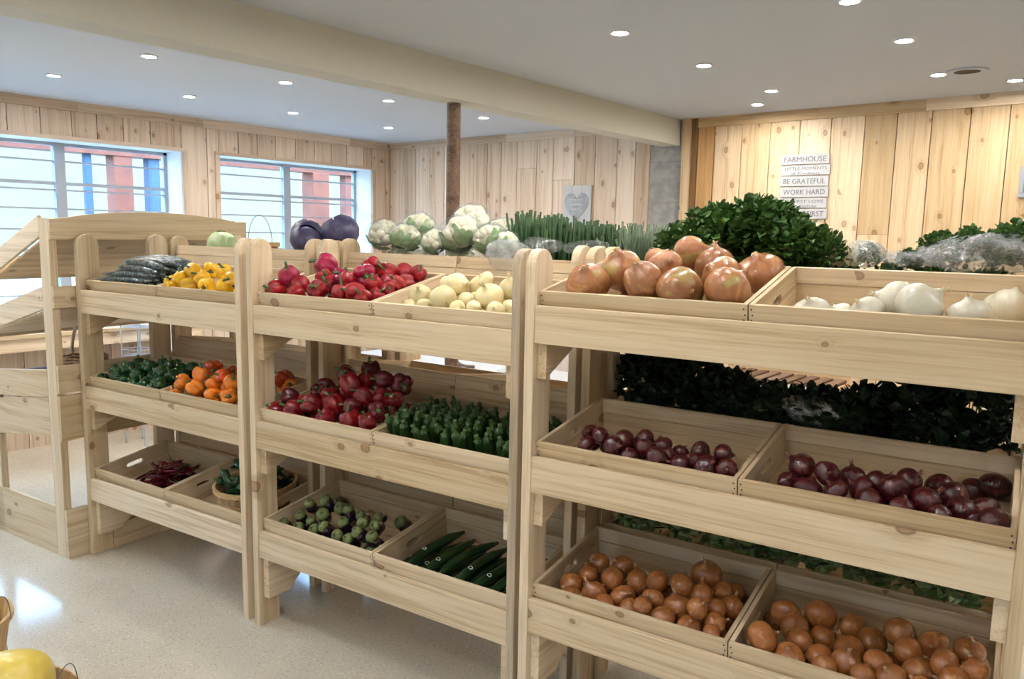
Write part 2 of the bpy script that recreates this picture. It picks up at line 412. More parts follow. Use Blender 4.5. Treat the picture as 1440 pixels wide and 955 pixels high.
# back wall, left part (pale), grey panel, right part
mb = MB(); planks_y(mb, XW, -2.376*K, YW, 0, H-.07, .18, .25); wl = struct('wall_back', mb, 'wall_pine_pale')
struct('wall_core', MB().box(XW-RV-.03, XR+.2, YW+.028, YW+.25, 0, H), 'gap_dark', wl)
mb = MB(); planks_y(mb, -1.972*K, XR, YW, 0, H-.076, .21, .235); struct('right_planks', mb, 'wall_pine', wl)
struct('orange_board', MB().box(-2.07*K, -1.975*K, YW-.004, YW+.02, 0, H-.076, 2), 'orange_plank', wl)
struct('dark_board', MB().box(-2.108*K, -2.073*K, YW-.012, YW+.02, 0, H, 2), 'dark_strip', wl)
struct('edge_board', MB().box(-2.160*K, -2.110*K, YW-.03, YW+.02, 0, H, 2), 'wall_pine', wl)
mb = MB()
for k in range(8): mb.box(-2.376*K, -2.162*K, YW+.006+.002*(k % 2), YW+.026, k*.3382, k*.3382+.336)
struct('masonry_panel', mb, 'grey_panel', wl)
mb = MB()
x = XW
while x < -2.4*K:
    e = min(x+rnd.uniform(.6, 1.1), -2.376*K); mb.box(x, e-.002, YW-.017, YW+.0, H-.072, H, 0); x = e
struct('trim_1', mb, 'wall_pine_pale')
mb = MB(); x = -2.07*K
while x < XR:
    e = min(x+rnd.uniform(.7, 1.2), XR); mb.box(x, e-.002, YW-.017, YW, H-.078, H, 0); x = e
struct('trim_2', mb, 'orange_plank' if False else 'wall_pine')

# window wall
WINS = [(a*K, b*K) for a, b in ((-1.76, -.51), (-.26, .99), (1.24, 2.49), (2.736, 3.989))]
WZ0, WZ1 = rz(1.25), rz(2.20)
def planks_x(mb, y0, y1, z0, z1):
    y = y0
    while y < y1-.02:
        e = min(y+rnd.uniform(.18, .25), y1)
        if y1-e < .05: e = y1
        dx = rnd.uniform(0, .004)
        mb.box(XW-.02, XW-dx, y+.003, e-.003, z0, z1, 2); y = e
mb = MB(); last = YN
for a, b in WINS:
    planks_x(mb, last, a, 0, H-.07); planks_x(mb, a, b, WZ1, H-.07); planks_x(mb, a, b, 0, WZ0-.02); last = b
planks_x(mb, last, YW, 0, H-.07)
ww = struct('wall_left', mb, 'wall_pine_pale')
mb = MB(); last = YN-.2
for a, b in WINS:
    mb.box(XW-RV-.03, XW-.021, last, a, 0, H); mb.box(XW-RV-.03, XW-.021, a, b, WZ1, H); mb.box(XW-RV-.03, XW-.021, a, b, 0, WZ0-.02); last = b
mb.box(XW-RV-.03, XW-.021, last, YW+.25, 0, H)
struct('wall_core', mb, 'white_paint', ww)
mb = MB(); y = YN
while y < YW:
    e = min(y+rnd.uniform(.6, 1.1), YW); mb.box(XW, XW+.016, y, e-.002, H-.072, H, 1); y = e
struct('trim_3', mb, 'wall_pine_pale')
for i, (a, b) in enumerate(WINS):
    GX = XW-RV
    fr = MB()
    fr.box(GX-.02, GX+.02, a, a+.03, WZ0, WZ1); fr.box(GX-.02, GX+.02, b-.03, b, WZ0, WZ1)
    fr.box(GX-.02, GX+.02, a, b, WZ0, WZ0+.03); fr.box(GX-.02, GX+.02, a, b, WZ1-.025, WZ1)
    w_ = struct('window_%d' % (i+1), fr, 'aluminium')
    c = (a+b)/2
    struct('window_mullion', MB().box(GX-.03, GX+.03, c-.04, c+.04, WZ0, WZ1), 'aluminium', w_)
    for (p, q) in ((a+.03, c-.04), (c+.04, b-.03)):
        bars = MB()
        for z, t in ((2.098, .0045), (1.975, .009), (1.938, .0045), (1.833, .0045), (1.717, .0045), (1.60, .009), (1.565, .0045), (1.46, .0045), (1.35, .0045)):
            bars.box(GX-.015, GX+.015, p, q, rz(z)-t*K, rz(z)+t*K)
        struct('window_bars', bars, 'aluminium', w_)
        struct('window_pane', MB().box(GX-.003, GX+.003, p, q, WZ0+.03, WZ1-.025), 'window_glass', w_)
    cas = MB()
    cas.box(XW, XW+.014, a-.045, a, WZ0-.06, WZ1+.0, 2); cas.box(XW, XW+.014, b, b+.045, WZ0-.06, WZ1+.0, 2)
    cas.box(XW, XW+.014, a-.045, b+.045, WZ1, WZ1+.03, 1)
    struct('window_casing', cas, 'wall_pine_pale', w_)
    struct('window_sill', MB().box(XW-RV+.03, XW+.03, a, b, WZ0-.025, WZ0, 1), 'wall_pine', w_)
# unseen walls to the right and behind the camera
mb = MB().box(XR, XR+.2, YN-.2, YW+.25, 0, H); struct('wall_right', mb, 'near_wall_paint')
NW = [(-1.0, .2)]
mb = MB(); last = XW-RV-.03
for a, b in NW:
    mb.box(last, a, YN-.2, YN, 0, H); mb.box(a, b, YN-.2, YN, 2.2, H); mb.box(a, b, YN-.2, YN, 0, .9); last = b
mb.box(last, XR+.2, YN-.2, YN, 0, H)
struct('wall_near', mb, 'near_wall_paint')
for i, (a, b) in enumerate(NW):
    fr = MB(); fr.box(a, a+.05, YN-.12, YN-.06, .9, 2.2); fr.box(b-.05, b, YN-.12, YN-.06, .9, 2.2); fr.box(a, b, YN-.12, YN-.06, .9, .95); fr.box(a, b, YN-.12, YN-.06, 2.15, 2.2); fr.box((a+b)/2-.03, (a+b)/2+.03, YN-.12, YN-.06, .9, 2.2)
    w_ = struct('window_%d' % (i+5), fr, 'aluminium')
    struct('window_pane', MB().box(a+.05, b-.05, YN-.095, YN-.089, .95, 2.15), 'window_glass', w_)

# beam and round timber column
struct('ceiling_beam', MB().box(-2.305*K, -2.185*K, YN, YW-.001, rz(2.262), H), 'beam_paint')
bj = MB()
struct('column', MB().lathe([(.041, 0), (.042, 1.2), (.041, rz(2.262))], 24), 'post_wood', smooth=False).location = (-2.27*K, 2.38*K, 0)
# ceiling fittings
LITE = [(-3.9, 1.50), (-3.9, 2.14), (-3.91, 2.77), (-3.917, 3.50), (-3.135, 1.557), (-3.145, 2.19), (-3.12, 2.79), (-3.097, 3.496),
        (-3.9, .86), (-3.9, .2), (-3.13, .86), (-3.13, .2), (-3.9, -.9), (-3.13, -.9),
        (-1.441, 2.298), (-1.436, 2.906), (-1.423, 3.564), (-1.616, 3.877), (-.723, 2.921), (-.748, 3.576), (-.522, 3.865), (-.736, 2.364),
        (-1.44, 1.6), (-.73, 1.6), (-1.44, .8), (-.73, .8), (-1.44, -.2), (-.73, -.2), (-1.44, -1.3), (-.73, -1.3), (.4, 2.9), (.4, 1.6), (.4, .3), (.4, -1.3), (1.1, 2.3), (1.1, .9)]
LNAMES = {0: 'far left window-side row, nearest the camera', 1: 'window-side row, second from the camera', 2: 'window-side row, third from the camera', 3: 'window-side row, nearest the corner',
          4: 'second row beyond the beam, nearest the camera', 5: 'second row beyond the beam, second along', 6: 'second row beyond the beam, third along', 7: 'just right of the round brown post',
          14: 'large one left of the main ceiling, nearest the beam', 15: 'middle of the main ceiling, second of its row', 16: 'main ceiling, upper of the close pair', 17: 'main ceiling, lower of the close pair near wall',
          18: 'main ceiling, right row, second from the camera', 19: 'main ceiling, beside the small dark vent', 20: 'main ceiling, at the right edge of the photo', 21: 'main ceiling, cut by the top edge'}
ring = MB(); ring.lathe([(.035, .002), (.038, 0), (.048, .001), (.048, .008), (.035, .008)], 28, ring=True)
lens = MB(); lens.lathe([(.001, .002), (.0345, .002), (.0345, .006), (.001, .006)], 28)
lt = thing('recessed_light', 'x', 'ceiling light')
obj('trim_ring', ring, 'white_paint', lt, smooth=False); obj('lens', lens, 'lamp_lens', lt)
for i, (x, y) in enumerate(LITE):
    inst(lt, Matrix.Translation((x*K, y*K, H-.0085)), 'round recessed ceiling light, '+LNAMES.get(i, 'over the aisle outside the picture'), 'ceiling light', 'recessed ceiling lights')
vt = thing('ceiling_vent', 'small round dark ceiling vent with white rim between two lights', 'vent', (-.645*K, 3.56*K, H-.010))
obj('vent_rim', MB().lathe([(.068, 0), (.105, 0), (.105, .009), (.068, .009)], 28, ring=True), 'ceiling_paint', vt)
obj('vent_grille', MB().lathe([(.001, .002), (.068, .002), (.068, .006), (.001, .006)], 24), 'grille_black', vt)

# outside: snow, porch
g = struct('pale_ground', MB().box(-40, XW-.26, -30, 30, -.5, -.3), 'snow')
for y, wd, mat, lab in [(2.815, .14, 'porch_red', 'thick red porch post outside the left window'), (3.065, .09, 'porch_blue', 'blue porch upright right of the red post'), (2.58, .05, 'porch_blue', 'thin blue porch upright left of the red post'),
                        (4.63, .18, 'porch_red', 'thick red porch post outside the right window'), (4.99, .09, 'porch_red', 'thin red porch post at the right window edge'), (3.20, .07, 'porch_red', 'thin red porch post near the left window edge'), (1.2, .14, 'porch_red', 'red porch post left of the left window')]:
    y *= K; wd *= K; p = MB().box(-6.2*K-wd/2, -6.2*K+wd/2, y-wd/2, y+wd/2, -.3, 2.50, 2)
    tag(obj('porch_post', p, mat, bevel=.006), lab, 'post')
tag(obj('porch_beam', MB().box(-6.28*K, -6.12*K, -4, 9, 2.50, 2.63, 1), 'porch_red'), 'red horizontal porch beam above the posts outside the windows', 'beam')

# ------------------------------------------------------------------ wall signs
FONTCACHE = {}
def text_mesh(txt, size, depth=.0012):
    cu = bpy.data.curves.new('t', 'FONT'); cu.body = txt; cu.size = size; cu.extrude = depth; cu.align_x = 'CENTER'; cu.align_y = 'CENTER'; cu.resolution_u = 3
    o = bpy.data.objects.new('t', cu); COL.objects.link(o)
    dg = bpy.context.evaluated_depsgraph_get(); me = bpy.data.meshes.new_from_object(o.evaluated_get(dg))
    bpy.data.objects.remove(o); bpy.data.curves.remove(cu); return me
sg = thing('slat_sign', 'white plank sign with six rows of farmhouse rules on back wall', 'sign', (-1.457*K, YW-.002, rz(1.845)))
TX = [('FARMHOUSE', None), ('LITTLE MOMENTS', 'of Kindness'), ('BE GRATEFUL', None), ('WORK HARD', None), ('HARVEST LOVE', 'and Family'), ('FAMILY FIRST', None)]
for k, (a, b) in enumerate(TX):
    z1 = .335-k*.0558; off = (-.004, .003, -.002, .002, -.003, .001)[k]
    sl = obj('sign_slat', MB().box(-.124+off, .124+off, -.014, 0, z1-.0508, z1), 'sign_white', sg, bevel=.001)
    for t, zz, hh in ([(a, z1-.027, .038)] if not b else [(a, z1-.018, .022), (b, z1-.042, .018)]):
        me = text_mesh(t, hh); xs = [v.co.x for v in me.vertices]; wd = max(xs)-min(xs)
        for v in me.vertices: v.co.x *= (.215 if not b or t == a else .15)/wd
        me.materials.append(MATS['sign_ink']); link('lettering', me, sl, (off, -.0145, zz), (PI/2, 0, 0))
sg.scale = (K, 1, K)
hs = thing('heart_sign', 'whitewashed square board with a dark grey heart on back wall', 'sign', (-2.882*K, YW-.004, rz(1.80)))
for k in range(3): obj('sign_board', MB().box(-.107+k*.0715, -.107+k*.0715+.0705, -.016, 0, 0, .255, 2), 'sign_white', hs, bevel=.001)
pts = []
for k in range(40):
    t = 2*PI*k/40; pts.append((.0057*16*math.sin(t)**3, .125+.0068*(13*math.cos(t)-5*math.cos(2*t)-2*math.cos(3*t)-math.cos(4*t))))
hh = obj('heart', MB().prism(pts, 1, -.022, -.016), 'heart_grey', hs)
for zz, wd in ((.165, .10), (.135, .085), (.105, .06)):
    mb = MB(); x = -wd/2
    while x < wd/2:
        e = x+rnd.uniform(.006, .018); mb.box(x, min(e, wd/2), -.0235, -.022, zz-.004, zz+.004); x = e+.004
    obj('faded_writing', mb, 'sign_white', hh)
hs.scale = (K, 1, K)
pf = thing('picture_frame', 'grey framed picture cut by the right edge of the photo', 'picture', (-.36*K, YW-.003, rz(1.945)))
mb = MB(); mb.box(-.147, .147, -.02, 0, 0, .018); mb.box(-.147, .147, -.02, 0, .117, .135); mb.box(-.147, -.129, -.02, 0, .018, .117); mb.box(.129, .147, -.02, 0, .018, .117)
obj('frame', mb, 'tray_grey', pf, bevel=.002); obj('picture_sheet', MB().box(-.129, .129, -.008, -.002, .018, .117), 'heart_grey', pf); pf.scale = (K, 1, K)

